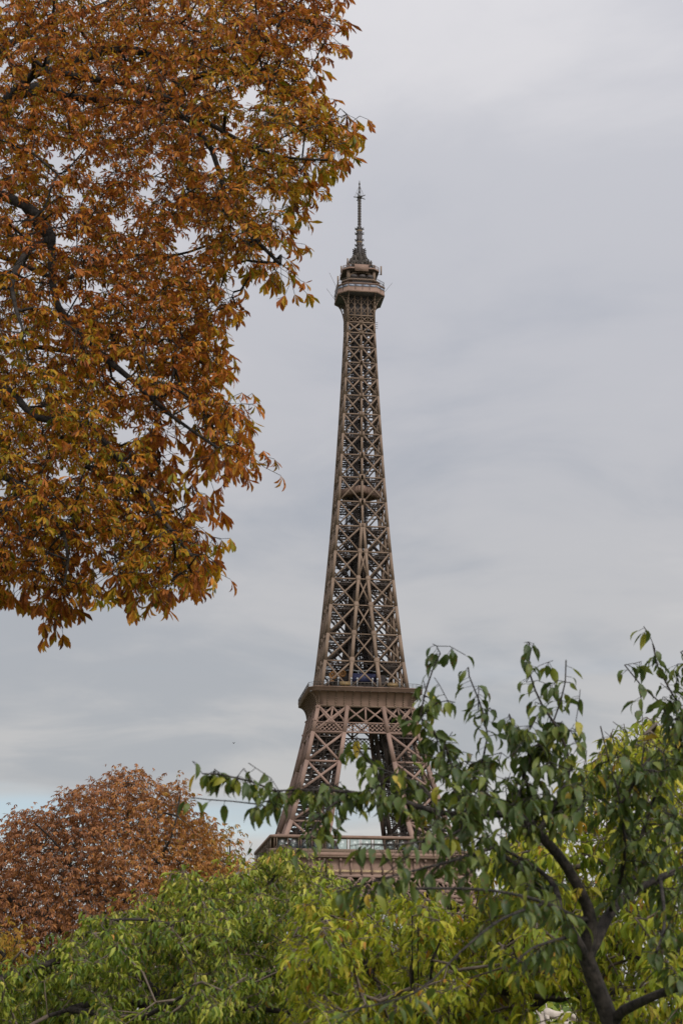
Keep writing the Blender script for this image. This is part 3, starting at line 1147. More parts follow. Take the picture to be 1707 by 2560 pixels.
def leaf_geo(O, D, Nn, L, wid, curl, fold, tint, shape, edge_tint=0.0):
    """a folded, curled blade at each origin O along D with face normal Nn; shape = [(station, half width)]"""
    n = len(O)
    D = unit(D)
    Wd = unit(np.cross(Nn, D))
    Nn = np.cross(D, Wd)
    xs = [s for s, w in shape]
    cols, ids = [], []
    k = np.where(np.abs(curl) < 1e-3, 1e-3, curl)
    idx = 0
    for s, w in shape:
        mid = O + D * (L * np.sin(k * s) / k)[:, None] - Nn * (L * (1 - np.cos(k * s)) / k)[:, None]
        nt = Nn * np.cos(k * s)[:, None] + D * np.sin(k * s)[:, None]
        if w <= 0:
            cols.append(mid)
            ids.append((idx,))
            idx += 1
        else:
            off = Wd * (L * wid * w)[:, None]
            lift = nt * (L * wid * w * fold)[:, None]
            cols += [mid - off + lift, mid, mid + off + lift]
            ids.append((idx, idx + 1, idx + 2))
            idx += 3
    V = np.stack(cols, 1)
    T, Q = [], []
    for a, b in zip(ids[:-1], ids[1:]):
        if len(a) == 1 and len(b) == 3:
            T += [(a[0], b[1], b[0]), (a[0], b[2], b[1])]
        elif len(a) == 3 and len(b) == 3:
            Q += [(a[0], a[1], b[1], b[0]), (a[1], a[2], b[2], b[1])]
        elif len(a) == 3 and len(b) == 1:
            T += [(a[0], a[1], b[0]), (a[1], a[2], b[0])]
    base = (np.arange(n) * idx)[:, None, None]
    T = (np.array(T)[None] + base).reshape(-1, 3) if T else np.zeros((0, 3), int)
    Q = (np.array(Q)[None] + base).reshape(-1, 4) if Q else np.zeros((0, 4), int)
    nt_, nq = len(T) // n, len(Q) // n
    tt = np.concatenate([np.repeat(tint, nt_), np.repeat(tint, nq)])
    return V.reshape(-1, 3), T, Q, tt


LEAFLET = [(0, 0), (0.34, 0.45), (0.68, 1.0), (0.86, 0.62), (1.0, 0)]
LEAFLET_FAR = [(0, 0), (0.6, 1.0), (1.0, 0)]
OVATE = [(0, 0), (0.14, 0.62), (0.36, 1.0), (0.62, 0.78), (0.84, 0.28), (1.0, 0)]
OVATE_MID = [(0, 0), (0.30, 1.0), (0.68, 0.74), (1.0, 0)]
OVATE_FAR = [(0, 0), (0.38, 1.0), (1.0, 0)]


def palmate(tips, sk, rng, per, size, shape, droop, tintf, spread=1.15, back=3, petiole=(0.07, 0.15), brown=0.25, nleaf=(5, 7), bias=(0, 0, 0)):
    """horse chestnut leaves: 5 to 7 leaflets fanned from a stalk, hanging"""
    O, D, NN, L, WI, CU, FO, TI = [], [], [], [], [], [], [], []
    stalks = []
    Z = np.array((0, 0, 1.0))
    for t in tips:
        d = sk.dirn(t)
        chain = [t]
        for _ in range(back):
            if sk.par[chain[-1]] >= 0 and sk.r[sk.par[chain[-1]]] < 0.02:
                chain.append(sk.par[chain[-1]])
        for k in range(per if isinstance(per, int) else rng.integers(per[0], per[1] + 1)):
            i = chain[rng.integers(0, len(chain))] if k > 1 else t
            base = sk.p[i]
            out = d + rng.normal(0, 0.75, 3) + np.asarray(bias)
            out[2] = out[2] * 0.6 - 0.1
            out /= np.linalg.norm(out) + 1e-9
            pl_ = rng.uniform(*petiole) * size
            c = base + out * pl_ - Z * pl_ * 0.25
            stalks.append((base, c))
            hz = out - Z * out[2]
            hz /= np.linalg.norm(hz) + 1e-9
            sd = np.cross(Z, hz)
            m = rng.integers(nleaf[0], nleaf[1] + 1)
            s0 = rng.uniform(0.75, 1.15) * size
            dr = droop * rng.uniform(0.5, 1.5)
            tb = tintf(c)
            roll = rng.normal(0, 0.45)
            for j in range(m):
                f = (j / (m - 1) - 0.5) * 2
                a = f * spread * rng.uniform(0.9, 1.1)
                dd = hz * math.cos(a) + sd * math.sin(a) * (1 - 0.2 * abs(roll)) - Z * (dr + 0.12 * abs(f)) + rng.normal(0, 0.14, 3)
                nn = Z + hz * dr * 0.9 + sd * roll + rng.normal(0, 0.3, 3)
                O.append(c)
                D.append(dd)
                NN.append(nn)
                L.append(0.155 * s0 * (1 - 0.36 * abs(f) ** 1.5) * rng.uniform(0.85, 1.1))
                WI.append(rng.uniform(0.095, 0.145))
                CU.append(rng.normal(0.6, 0.8))
                FO.append(rng.uniform(0.2, 1.3))
                TI.append(np.clip(tb + rng.normal(0, 0.13) + (brown if rng.random() < 0.25 else 0), 0, 1))
    G = leaf_geo(np.array(O), np.array(D), np.array(NN), np.array(L), np.array(WI), np.array(CU), np.array(FO), np.array(TI), shape)
    return G, stalks


def hanging(tips, sk, rng, per, length, shape, tintf, back=4, hang=0.9, width=(0.19, 0.27), curl=(0.5, 0.4), step_r=0.012, fan=0.55, stalk=0.025, fold=(0.1, 0.7)):
    """cherry leaves: stalked, set along the end of each shoot, hanging down"""
    O, D, NN, L, WI, CU, FO, TI = [], [], [], [], [], [], [], []
    stalks = []
    Z = np.array((0, 0, 1.0))
    for t in tips:
        chain = [t]
        for _ in range(back):
            a = sk.par[chain[-1]]
            if a >= 0 and sk.r[a] < step_r:
                chain.append(a)
        tb = tintf(sk.p[t])
        nl = per if isinstance(per, int) else rng.integers(per[0], per[1] + 1)
        for k in range(nl):
            f = rng.random() ** 1.3 * (len(chain) - 1)
            i0 = int(f)
            i1 = min(i0 + 1, len(chain) - 1)
            b = sk.p[chain[i0]] + (sk.p[chain[i1]] - sk.p[chain[i0]]) * (f - i0)
            a = rng.uniform(0, 2 * PI)
            out = np.array((math.cos(a), math.sin(a), rng.normal(0.1, 0.2))) * fan + sk.dirn(t) * 0.25
            s = stalk * rng.uniform(0.6, 1.4)
            c = b + (out * 0.8 - Z * 0.4) * s / 0.6
            stalks.append((b, c))
            dd = out - Z * hang * rng.uniform(0.55, 1.35) + rng.normal(0, 0.12, 3)
            nn = out * 0.7 + Z * 0.7 + rng.normal(0, 0.35, 3)
            O.append(c)
            D.append(dd)
            NN.append(nn)
            L.append(length * rng.uniform(0.52, 1.22))
            WI.append(rng.uniform(*width))
            CU.append(rng.normal(*curl))
            FO.append(rng.uniform(*fold))
            TI.append(np.clip(tb + rng.normal(0, 0.17), 0, 1))
    G = leaf_geo(np.array(O), np.array(D), np.array(NN), np.array(L), np.array(WI), np.array(CU), np.array(FO), np.array(TI), shape)
    return G, stalks


def stalk_geo(st, r):
    a, b = np.array([s[0] for s in st]), np.array([s[1] for s in st])
    t = unit(b - a)
    s = unit(np.cross(t, np.array((0.3, 0.2, 0.9))))
    u = np.cross(s, t)
    rings = []
    for p in (a, b):
        for k in range(3):
            an_ = k * 2 * PI / 3
            rings.append(p + r * (math.cos(an_) * s + math.sin(an_) * u))
    V = np.stack(rings, 1).reshape(-1, 3)
    q = np.array([(0, 1, 4, 3), (1, 2, 5, 4), (2, 0, 3, 5)])
    return V, (q[None] + (np.arange(len(st)) * 6)[:, None, None]).reshape(-1, 4)


def tree(name, label, cat, sk, leaves, stalks, leaf_mat, bark, base, limb_names=None, twig_mat=None, stalk_r=0.0012, trunk_ids=(0,), group=None, smooth=True):
    root = empty(name, label, cat, tuple(base), 0, group)
    off = np.asarray(base, float)
    ks = sorted(set(l for l in sk.lim))
    for l in ks:
        big = lambda i, l=l: sk.lim[i] == l and (sk.rmin[i] > 0)
        g = sk.tubes(big, lambda r: 10 if r > 0.04 else 6)
        if g is None:
            continue
        link('trunk' if l in trunk_ids else 'limb', arr_mesh('limb', g[0] - off, None, g[1], smooth=True), bark, root)
    g = sk.tubes(lambda i: sk.rmin[i] <= 0, lambda r: 5 if r > 0.008 else 3)
    tw = link('twigs', arr_mesh('twigs', g[0] - off, None, g[1], smooth=True), twig_mat or bark, root)
    V, T, Q, tt = leaves
    cr = link('crown', arr_mesh('crown', V - off, T, Q, tt, smooth=smooth), leaf_mat, root)
    if stalks:
        v, q = stalk_geo(stalks, stalk_r)
        link('leaf_stalks', arr_mesh('leaf_stalks', v - off, None, q), twig_mat or bark, cr)
    return root


def in_poly(x, y, P):
    P = np.asarray(P, float)
    x, y = np.asarray(x), np.asarray(y)
    c = np.zeros(x.shape, bool)
    j = len(P) - 1
    for i in range(len(P)):
        xi, yi, xj, yj = P[i, 0], P[i, 1], P[j, 0], P[j, 1]
        c ^= ((yi > y) != (yj > y)) & (x < (xj - xi) * (y - yi) / (yj - yi + 1e-12) + xi)
        j = i
    return c


def edge_dist(x, y, P):
    P = np.asarray(P, float)
    best = np.full(np.shape(x), 1e9)
    for i in range(len(P)):
        a, b = P[i], P[(i + 1) % len(P)]
        ab = b - a
        t = np.clip(((x - a[0]) * ab[0] + (y - a[1]) * ab[1]) / (ab @ ab + 1e-9), 0, 1)
        best = np.minimum(best, np.hypot(x - a[0] - t * ab[0], y - a[1] - t * ab[1]))
    return best


def blue_noise(P, n, rng, mind, bbox):
    """jittered points about mind apart inside the polygon P (picture-sized units)"""
    gx, gy = np.meshgrid(np.arange(bbox[0], bbox[2], mind), np.arange(bbox[1], bbox[3], mind))
    c = np.stack([gx.ravel(), gy.ravel()], 1) + rng.uniform(-0.6, 0.6, (gx.size, 2)) * mind
    return c[in_poly(c[:, 0], c[:, 1], P)]


# ------------------------------------------------------------------ big chestnut, upper left
rng = np.random.default_rng(11)
CH_OUT = [(-900, -700), (500, -700), (800, -350), (835, -60), (825, 20), (838, 85), (800, 145), (765, 190), (815, 262), (862, 318), (880, 365), (832, 385), (758, 425),
          (757, 520), (700, 555), (695, 630), (712, 675), (655, 665), (575, 640), (560, 690), (575, 770), (525, 780), (525, 890), (540, 945), (580, 1030), (600, 1105),
          (605, 1150), (545, 1135), (480, 1060), (415, 1040), (405, 1130), (405, 1205), (415, 1270), (470, 1255), (500, 1310), (505, 1430), (460, 1450), (400, 1480), (320, 1470),
          (265, 1400), (205, 1360), (175, 1430), (190, 1500), (150, 1512), (60, 1450), (0, 1462), (-250, 1560), (-650, 1450), (-900, 1200)]
sk = Skeleton(rng)
PX = lambda L_: [P3(*q) for q in L_]
base = P3(-470, 2560, 14.0)
base[2] = -0.05
sk.limb([base, P3(-450, 2200, 14.0), P3(-400, 1700, 13.9), P3(-350, 1150, 13.8), P3(-300, 700, 13.6), P3(-240, 300, 13.5), P3(-150, -200, 13.5), P3(-80, -600, 13.5)], 0.30, 0.06, 0, root=True)
LIMBS = [
    ([(-280, 560, 13.6), (-120, 480, 13.2), (10, 490, 13.0), (100, 540, 12.8), (131, 590, 12.7), (129, 660, 12.6), (145, 765, 12.5), (220, 855, 12.4), (330, 950, 12.2), (430, 1040, 12.0), (545, 1120, 11.9)], 0.085, 0.012),
    ([(-290, 620, 13.6), (-130, 420, 13.4), (-20, 310, 13.2), (35, 235, 13.1), (80, 190, 13.0), (120, 175, 13.0), (210, 195, 12.9), (310, 205, 12.8), (430, 250, 12.6), (560, 330, 12.4), (690, 390, 12.2), (820, 400, 12.1)], 0.085, 0.011),
    ([(80, 190, 13.0), (160, 240, 13.2), (280, 250, 13.4), (400, 270, 13.3), (480, 305, 13.1), (530, 375, 13.0), (555, 450, 12.9), (575, 530, 12.8), (640, 600, 12.7), (700, 660, 12.6)], 0.05, 0.010),
    ([(120, 175, 13.0), (300, 120, 13.6), (450, 150, 13.8), (580, 115, 13.8), (690, 50, 13.7), (790, 60, 13.6)], 0.05, 0.010),
    ([(-340, 1050, 13.8), (-160, 960, 13.2), (0, 960, 12.8), (95, 1045, 12.5), (230, 1065, 12.3), (288, 1135, 12.2), (335, 1195, 12.1), (400, 1290, 12.0), (480, 1390, 11.9)], 0.075, 0.011),
    ([(-350, 1180, 13.8), (-180, 1150, 13.0), (-20, 1180, 12.4), (90, 1240, 12.1), (160, 1330, 12.0), (172, 1400, 11.9), (160, 1465, 11.9)], 0.06, 0.010),
    ([(-240, 300, 13.5), (-100, 200, 14.2), (60, 90, 14.8), (240, 20, 15.0), (420, -60, 15.0), (600, -120, 14.8)], 0.07, 0.012),
    ([(-300, 700, 13.6), (-180, 640, 14.6), (0, 640, 15.2), (160, 700, 15.4), (300, 640, 15.3), (430, 640, 15.0), (560, 600, 14.6)], 0.07, 0.012),
    ([(-330, 980, 13.7), (-180, 900, 14.6), (0, 860, 15.0), (180, 880, 15.0), (360, 900, 14.6), (470, 920, 14.0)], 0.065, 0.012),
    ([(-250, 380, 13.5), (-420, 200, 13.0), (-600, 0, 12.6)], 0.07, 0.012),
    ([(-320, 850, 13.7), (-500, 780, 13.2), (-700, 700, 13.0)], 0.07, 0.012),
    ([(131, 590, 12.7), (60, 640, 12.0), (30, 720, 11.6), (60, 830, 11.3)], 0.045, 0.010),
    ([(400, 270, 13.3), (470, 200, 12.8), (560, 180, 12.5), (660, 200, 12.3), (760, 260, 12.2)], 0.03, 0.009),
]
for k, (q, r0, r1) in enumerate(LIMBS):
    q = [(x, y, Y if (k in (6, 7, 8) or i_ == 0) else Y - 0.5) for i_, (x, y, Y) in enumerate(q)]
    sk.limb(PX(q), r0 * 0.8, r1 * 0.8, k + 1)
pts = blue_noise(CH_OUT, 0, rng, 13.2, (-900, -700, 910, 1600))
hole = np.stack([rng.uniform(-100, 800, 70), rng.uniform(-60, 1500, 70)], 1)
hr = rng.uniform(18, 44, 70)
keep = ((pts[:, 0] > -120) & (pts[:, 1] > -120)) | (rng.random(len(pts)) < 0.25)
for h_, r_ in zip(hole, hr):
    keep &= np.hypot(pts[:, 0] - h_[0], (pts[:, 1] - h_[1]) * 1.3) > r_
pts = pts[keep]
ed = edge_dist(pts[:, 0], pts[:, 1], CH_OUT)
tg = []
for (x, y), e in zip(pts, ed):
    th_ = 2.6 * math.sqrt(min(1.0, e / 420)) + 0.25
    mid_ = 12.2 + 1.4 * min(1.0, e / 500)
    tg.append(P3(x, y, mid_ + rng.uniform(-1, 1) * th_))
# sprays that hang out past the edge of the crown
for x, y, Y in [(838, 70, 12.2), (800, 150, 12.3), (885, 322, 12.0), (893, 352, 12.0), (842, 372, 12.0), (778, 440, 12.1), (770, 480, 12.2), (765, 540, 12.3), (735, 640, 12.3), (751, 735, 12.2), (690, 710, 12.2),
                (590, 780, 12.2), (548, 850, 12.2), (560, 935, 12.0), (615, 1050, 11.8), (640, 1180, 11.8), (560, 1170, 11.8), (500, 1260, 11.8), (525, 1300, 11.8), (609, 785, 12.2), (577, 812, 12.2), (577, 872, 12.2), (571, 938, 12.0), (636, 1048, 11.9), (653, 1150, 11.8), (650, 1200, 11.8), (533, 1190, 11.8), (473, 1108, 11.9), (451, 1215, 11.8), (522, 1278, 11.8), (550, 1412, 11.8), (548, 1482, 11.8), (359, 1560, 11.8), (283, 1522, 11.8), (239, 1560, 11.8), (180, 1608, 11.8), (147, 1604, 11.8), (535, 1450, 11.8), (425, 1545, 11.8), (340, 1490, 11.8), (280, 1480, 11.8), (225, 1555, 11.8), (150, 1570, 11.8), (20, 1530, 11.8)]:
    for _ in range(4):
        tg.append(P3(x + rng.normal(0, 18) - 26, y + rng.normal(0, 18) - (98 if y > 1540 else 70 if y > 1400 else 40), Y + rng.normal(0, 0.25)))
tips = sk.reach(np.array(tg), 0.16, 0.06, 0.018)
sk.finish(0.0026, 0.46)
zone = [np.array(P3(rng.uniform(-600, 850), rng.uniform(-500, 1550), rng.uniform(11, 15))) for _ in range(90)]
zval = rng.uniform(0.28, 0.82, 90)


def chestnut_tint(c):
    d = np.array([((z - c) ** 2).sum() for z in zone])
    w = np.exp(-d / 0.3) + 1e-9
    return float((w * zval).sum() / w.sum()) * 0.75 + rng.uniform(0.0, 0.3)


LEAF_CH = mat_leaf('chestnut_leaf', [(0.0, (0.085, 0.105, 0.008)), (0.25, (0.220, 0.180, 0.008)), (0.43, (0.430, 0.235, 0.012)), (0.60, (0.470, 0.165, 0.018)), (0.80, (0.360, 0.105, 0.022)), (1.0, (0.140, 0.050, 0.018))], 0.42, 0.55, 0.25, 22, 0.16)
ii = set()
for t in tips:
    v = sk.p[t] - CAM
    zf = v @ _fw
    px_, py_ = 853.5 + F * (v @ _r2) / zf, 1280 - F * (v @ _u2) / zf
    if not in_poly(np.array([px_]), np.array([py_]), CH_OUT)[0] or edge_dist(np.array([px_]), np.array([py_]), CH_OUT)[0] < 26:
        ii.add(t)
g1_, st1_ = palmate([t for t in tips if t not in ii], sk, rng, (2, 4), 0.56, LEAFLET, 0.5, chestnut_tint, spread=1.25, bias=(0.3, -0.15, -0.2))
g2_, st2_ = palmate([t for t in tips if t in ii], sk, rng, (1, 2), 0.90, LEAFLET, 1.1, chestnut_tint, spread=1.0, bias=(0.0, -0.1, -0.3))


def join(a, b):
    n_ = len(a[0])
    ta, tb = len(a[1]), len(b[1])
    return (np.concatenate([a[0], b[0]]), np.concatenate([a[1], b[1] + n_]), np.concatenate([a[2], b[2] + n_]),
            np.concatenate([a[3][:ta], b[3][:tb], a[3][ta:], b[3][tb:]]))


lv, stk = join(g1_, g2_), st1_ + st2_
tree('chestnut_tree', 'large near horse chestnut with rusty orange and olive autumn leaves filling the upper left sky', 'tree', sk, lv, stk, LEAF_CH, BARK_DK, base, stalk_r=0.0022)

# ------------------------------------------------------------------ brown chestnuts further off
LEAF_BR = mat_leaf('brown_leaf', [(0.0, (0.120, 0.115, 0.018)), (0.2, (0.290, 0.160, 0.022)), (0.45, (0.345, 0.150, 0.034)), (0.7, (0.295, 0.118, 0.040)), (1.0, (0.190, 0.082, 0.042))], 0.3, 0.6, 0.2, 3, 0.08, (0.16, 0.07, 0.03), 2.0)


def far_tree(name, label, poly, bbox, Y, thick, limbs, trunk, n, seed, mind, per, size, tint0, leafmat, group=None, tgx=None):
    global rng
    rng = np.random.default_rng(seed)
    s = Skeleton(rng)
    b = P3(*trunk[0])
    b[2] = -0.05
    s.limb([b] + PX(trunk[1:]), 0.30, 0.10, 0, step=0.6, root=True)
    for k, L_ in enumerate(limbs):
        s.limb(PX(L_), 0.08, 0.03, k + 1, step=0.5)
    p_ = blue_noise(poly, n, rng, mind, bbox)
    e_ = edge_dist(p_[:, 0], p_[:, 1], poly)
    t_ = []
    for (x, y), e in zip(p_, e_):
        h = thick * math.sqrt(min(1.0, e / 220)) + 0.4
        t_.append(P3(x, y, Y + rng.uniform(-1, 1) * h))
    ti = s.reach(np.array(t_), 0.7, 0.10, 0.06)
    s.finish(0.006, 0.46)
    g, st = palmate(ti, s, rng, per, size, LEAFLET_FAR, 0.55, (lambda c: tint0(c)), nleaf=(5, 5), petiole=(0.1, 0.45), back=2)
    return tree(name, label, 'tree', s, g, None, leafmat, BARK_DK, b, group=group, smooth=False)


BR = [(-330, 2200), (-120, 2130), (-40, 2105), (10, 2100), (28, 2045), (60, 2015), (105, 2030), (150, 2015), (170, 1975), (215, 1960), (245, 1975), (275, 1935), (320, 1918), (365, 1935), (395, 1975), (430, 1965),
      (447, 1938), (462, 1985), (470, 2030), (520, 2035), (545, 2080), (535, 2120), (580, 2150), (600, 2200), (585, 2240), (615, 2300), (500, 2420), (200, 2460), (-100, 2480), (-330, 2420)]
xl = lambda a, b: (lambda c: float(np.clip(np.interp((c[0]) / c[1], [a, b], [0.75, 0.30]) + rng.normal(0, 0.08), 0, 1)))
far_tree('brown_chestnut_tree', 'rounded russet brown chestnut standing beyond the green cherry at lower left', BR, (-330, 1920, 610, 2480), 62, 4.5,
         [[(250, 2380, 62), (220, 2250, 61), (150, 2120, 60), (90, 2060, 59)], [(258, 2330, 62), (300, 2200, 62), (318, 2080, 62), (325, 1970, 62)], [(262, 2300, 62), (360, 2200, 61), (430, 2090, 60), (450, 1990, 60)],
          [(250, 2400, 62), (120, 2300, 61), (0, 2240, 61), (-150, 2200, 61)], [(265, 2330, 62), (420, 2260, 62), (540, 2200, 62)], [(255, 2300, 62), (240, 2150, 64), (230, 2040, 64)]],
         [(255, 2600, 62), (255, 2480, 62), (252, 2380, 62), (258, 2280, 62)], 900, 21, 8.2, (4, 5), 1.5, xl(-0.16, -0.06), LEAF_BR)
BR2 = [(520, 2110), (545, 2075), (585, 2065), (590, 2110), (612, 2140), (620, 2200), (590, 2260), (560, 2330), (500, 2330), (505, 2200)]
far_tree('small_chestnut_tree', 'small olive brown chestnut between the russet tree and the iron tower', BR2, (495, 2060, 625, 2335), 70, 2.0,
         [[(560, 2320, 70), (575, 2220, 70), (575, 2100, 70)]], [(560, 2600, 70), (560, 2450, 70), (560, 2330, 70)], 130, 22, 10, (3, 4), 1.8, lambda c: 0.10 + rng.uniform(0, 0.25), LEAF_BR)
YS = [(-60, 2320), (0, 2310), (45, 2320), (60, 2370), (40, 2420), (0, 2440), (-60, 2440)]
LEAF_YE = mat_leaf('yellow_leaf', [(0.0, (0.15, 0.12, 0.015)), (0.5, (0.30, 0.18, 0.015)), (1.0, (0.26, 0.11, 0.015))], 0.4, 0.55, 0.2, 3, 0.1)
far_tree('yellow_shrub', 'golden yellow leaved shrub at the left edge below the russet chestnut', YS, (-60, 2310, 60, 2440), 30, 0.7,
         [[(0, 2500, 30), (10, 2430, 30), (10, 2360, 30)]], [(0, 2620, 30), (0, 2560, 30), (0, 2500, 30)], 60, 23, 11, (3, 4), 1.0, lambda c: rng.uniform(0.1, 0.8), LEAF_YE)

# ------------------------------------------------------------------ green cherries behind the near one
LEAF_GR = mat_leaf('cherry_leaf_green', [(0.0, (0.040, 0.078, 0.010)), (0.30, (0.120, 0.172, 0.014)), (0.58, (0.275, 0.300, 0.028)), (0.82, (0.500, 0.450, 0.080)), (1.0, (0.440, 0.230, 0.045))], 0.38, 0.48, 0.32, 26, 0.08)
LEAF_YG = mat_leaf('cherry_leaf_yellow_green', [(0.0, (0.062, 0.108, 0.012)), (0.30, (0.170, 0.220, 0.014)), (0.60, (0.330, 0.335, 0.020)), (0.88, (0.440, 0.370, 0.036)), (1.0, (0.420, 0.200, 0.030))], 0.45, 0.5, 0.28, 26, 0.08)


def cherry(name, label, poly, bbox, Y, thick, trunk, limbs, n, seed, mind, per, length, tint, leafmat, lean=0.0, tr=0.06, group=None):
    global rng
    rng = np.random.default_rng(seed)
    s = Skeleton(rng)
    b = P3(*trunk[0])
    b[2] = -0.05
    s.limb([b] + PX(trunk[1:]), tr, tr * 0.6, 0, step=0.15, root=True)
    for k, L_ in enumerate(limbs):
        s.limb([P3(x, y, Y_ + 0.35) for x, y, Y_ in L_], tr * 0.11, 0.0035, k + 1, step=0.15)
    p_ = blue_noise(poly, n, rng, mind, bbox)
    p_ = p_[~((p_[:, 0] > 1315) & (p_[:, 0] < 1445) & (p_[:, 1] > 2465))]
    e_ = edge_dist(p_[:, 0], p_[:, 1], poly)
    t_ = []
    for (x, y), e in zip(p_, e_):
        h = thick * math.sqrt(min(1.0, e / 260)) + 0.15
        md = math.sin(x * 0.021 + seed) + math.sin(y * 0.033 + x * 0.009 + 2 * seed) + 0.7 * math.sin(x * 0.047 - y * 0.028)
        t_.append(P3(x, y, Y + lean * (2560 - y) / 400 + rng.uniform(-1, 1) * h + 0.55 * md))
    top = np.array([q for q in poly if q[1] < 2500])
    top = top[np.argsort(top[:, 0])]
    for _ in range(n // 9):                              # shoots that stand out past the crown
        x = rng.uniform(max(-60, top[0, 0]), min(1760, top[-1, 0]))
        y = np.interp(x, top[:, 0], top[:, 1]) + rng.uniform(-42, 25)
        t_.append(P3(x, y, Y + lean * (2560 - y) / 400 + rng.uniform(-0.5, 0.5)))
    ti = s.reach(np.array(t_), 0.16, 0.16, 0.015)
    s.finish(0.0022, 0.46)
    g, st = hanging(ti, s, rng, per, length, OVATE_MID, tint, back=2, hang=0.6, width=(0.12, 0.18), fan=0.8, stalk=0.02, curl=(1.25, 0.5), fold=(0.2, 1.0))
    return tree(name, label, 'tree', s, g, st, leafmat, BARK_CH, b, twig_mat=BARK_TW, group=group)


G1 = [(-300, 2700), (-300, 2480), (-100, 2450), (0, 2440), (80, 2400), (180, 2340), (230, 2290), (330, 2260), (420, 2225), (440, 2190), (520, 2190), (600, 2170), (640, 2140), (700, 2115), (745, 2150),
      (800, 2170), (850, 2210), (900, 2260), (930, 2330), (980, 2420), (1000, 2700)]
zt = np.random.default_rng(5)
cherry('cherry_tree', 'broad green cherry with drooping pale tipped leaves filling the lower left corner', G1, (-300, 2110, 1000, 2700), 12.3, 1.5,
       [(420, 2700, 12.5), (420, 2600, 12.5), (430, 2520, 12.5)],
       [[(430, 2520, 12.5), (330, 2430, 12.2), (200, 2390, 11.9), (60, 2430, 11.7), (-150, 2480, 11.6)], [(430, 2520, 12.5), (450, 2420, 12.3), (500, 2360, 12.0), (470, 2330, 11.8), (380, 2300, 11.5), (280, 2300, 11.3)],
        [(432, 2500, 12.5), (560, 2400, 12.6), (640, 2280, 12.7), (700, 2160, 12.8)], [(430, 2530, 12.5), (600, 2470, 12.0), (760, 2400, 11.6), (860, 2300, 11.5)], [(430, 2520, 12.5), (480, 2380, 13.2), (540, 2260, 13.4)],
        [(430, 2530, 12.5), (280, 2500, 11.6), (120, 2540, 11.2)], [(330, 2560, 11.0), (440, 2500, 10.2), (472, 2482, 10.1), (484, 2462, 10.1)], [(430, 2530, 12.5), (600, 2520, 11.5), (800, 2540, 11.2), (950, 2560, 11)]],
       1250, 31, 11, (8, 11), 0.066, lambda c: 0.18 + rng.uniform(0, 0.4) + 0.22 * max(0, min(1, (c[2] - 2.3) / 1.0)), LEAF_GR, tr=0.09)  # higher leaves paler: light from above put into the tint
G2 = [(700, 2700), (720, 2300), (790, 2220), (860, 2215), (910, 2235), (960, 2215), (1020, 2225), (1080, 2245), (1130, 2275), (1180, 2290), (1230, 2245), (1300, 2210), (1400, 2200), (1480, 2240), (1540, 2320), (1560, 2700)]
cherry('yellow_green_cherry_tree', 'yellow green cherry with thin dark upright stems below the tower at bottom centre', G2, (700, 2200, 1570, 2700), 9.6, 1.2,
       [(1060, 2750, 9.6), (1055, 2650, 9.6), (1045, 2560, 9.6)],
       [[(1045, 2560, 9.0), (1030, 2470, 8.2), (1030, 2380, 8.0), (1030, 2290, 8.0)], [(1045, 2560, 9.0), (1045, 2480, 8.2), (1044, 2330, 8.0)], [(1050, 2570, 9.0), (1075, 2480, 8.2), (1080, 2400, 8.0), (1110, 2330, 8.0)],
        [(1055, 2600, 9.6), (1170, 2470, 9.3), (1250, 2380, 9.2), (1330, 2310, 9.2)], [(1055, 2620, 9.6), (1250, 2560, 9.4), (1400, 2470, 9.3), (1460, 2350, 9.3)], [(1045, 2600, 9.6), (960, 2500, 9.6), (900, 2380, 9.6)]],
       560, 32, 14, (8, 11), 0.066, lambda c: 0.25 + rng.uniform(0, 0.5), LEAF_YG, tr=0.05)
G3 = [(1130, 2700), (1180, 2250), (1230, 2140), (1330, 2060), (1420, 1990), (1480, 1900), (1540, 1850), (1620, 1830), (1720, 1800), (1950, 1820), (2150, 2000), (2200, 2400), (2200, 2700)]
cherry('yellowing_cherry_tree', 'taller yellowing cherry behind the dark near tree at the right edge', G3, (1130, 1800, 2200, 2700), 9.2, 1.3,
       [(1760, 2750, 9.4), (1750, 2600, 9.4), (1740, 2460, 9.4)],
       [[(1740, 2460, 9.4), (1640, 2300, 9.2), (1570, 2120, 9.0), (1560, 1960, 8.9), (1620, 1860, 8.9)], [(1740, 2460, 9.4), (1560, 2380, 8.8), (1400, 2240, 8.6), (1300, 2150, 8.6)], [(1742, 2440, 9.4), (1760, 2200, 9.4), (1720, 2000, 9.4), (1680, 1860, 9.4)],
        [(1745, 2470, 9.4), (1900, 2300, 9.4), (2050, 2100, 9.4)], [(1745, 2500, 9.4), (1600, 2470, 8.8), (1400, 2500, 8.6), (1250, 2480, 8.6)], [(1740, 2460, 9.4), (1640, 2350, 10), (1500, 2200, 10.2), (1440, 2060, 10.2)]],
       900, 33, 18, (6, 9), 0.076, lambda c: 0.22 + rng.uniform(0, 0.55), LEAF_YG, tr=0.06)

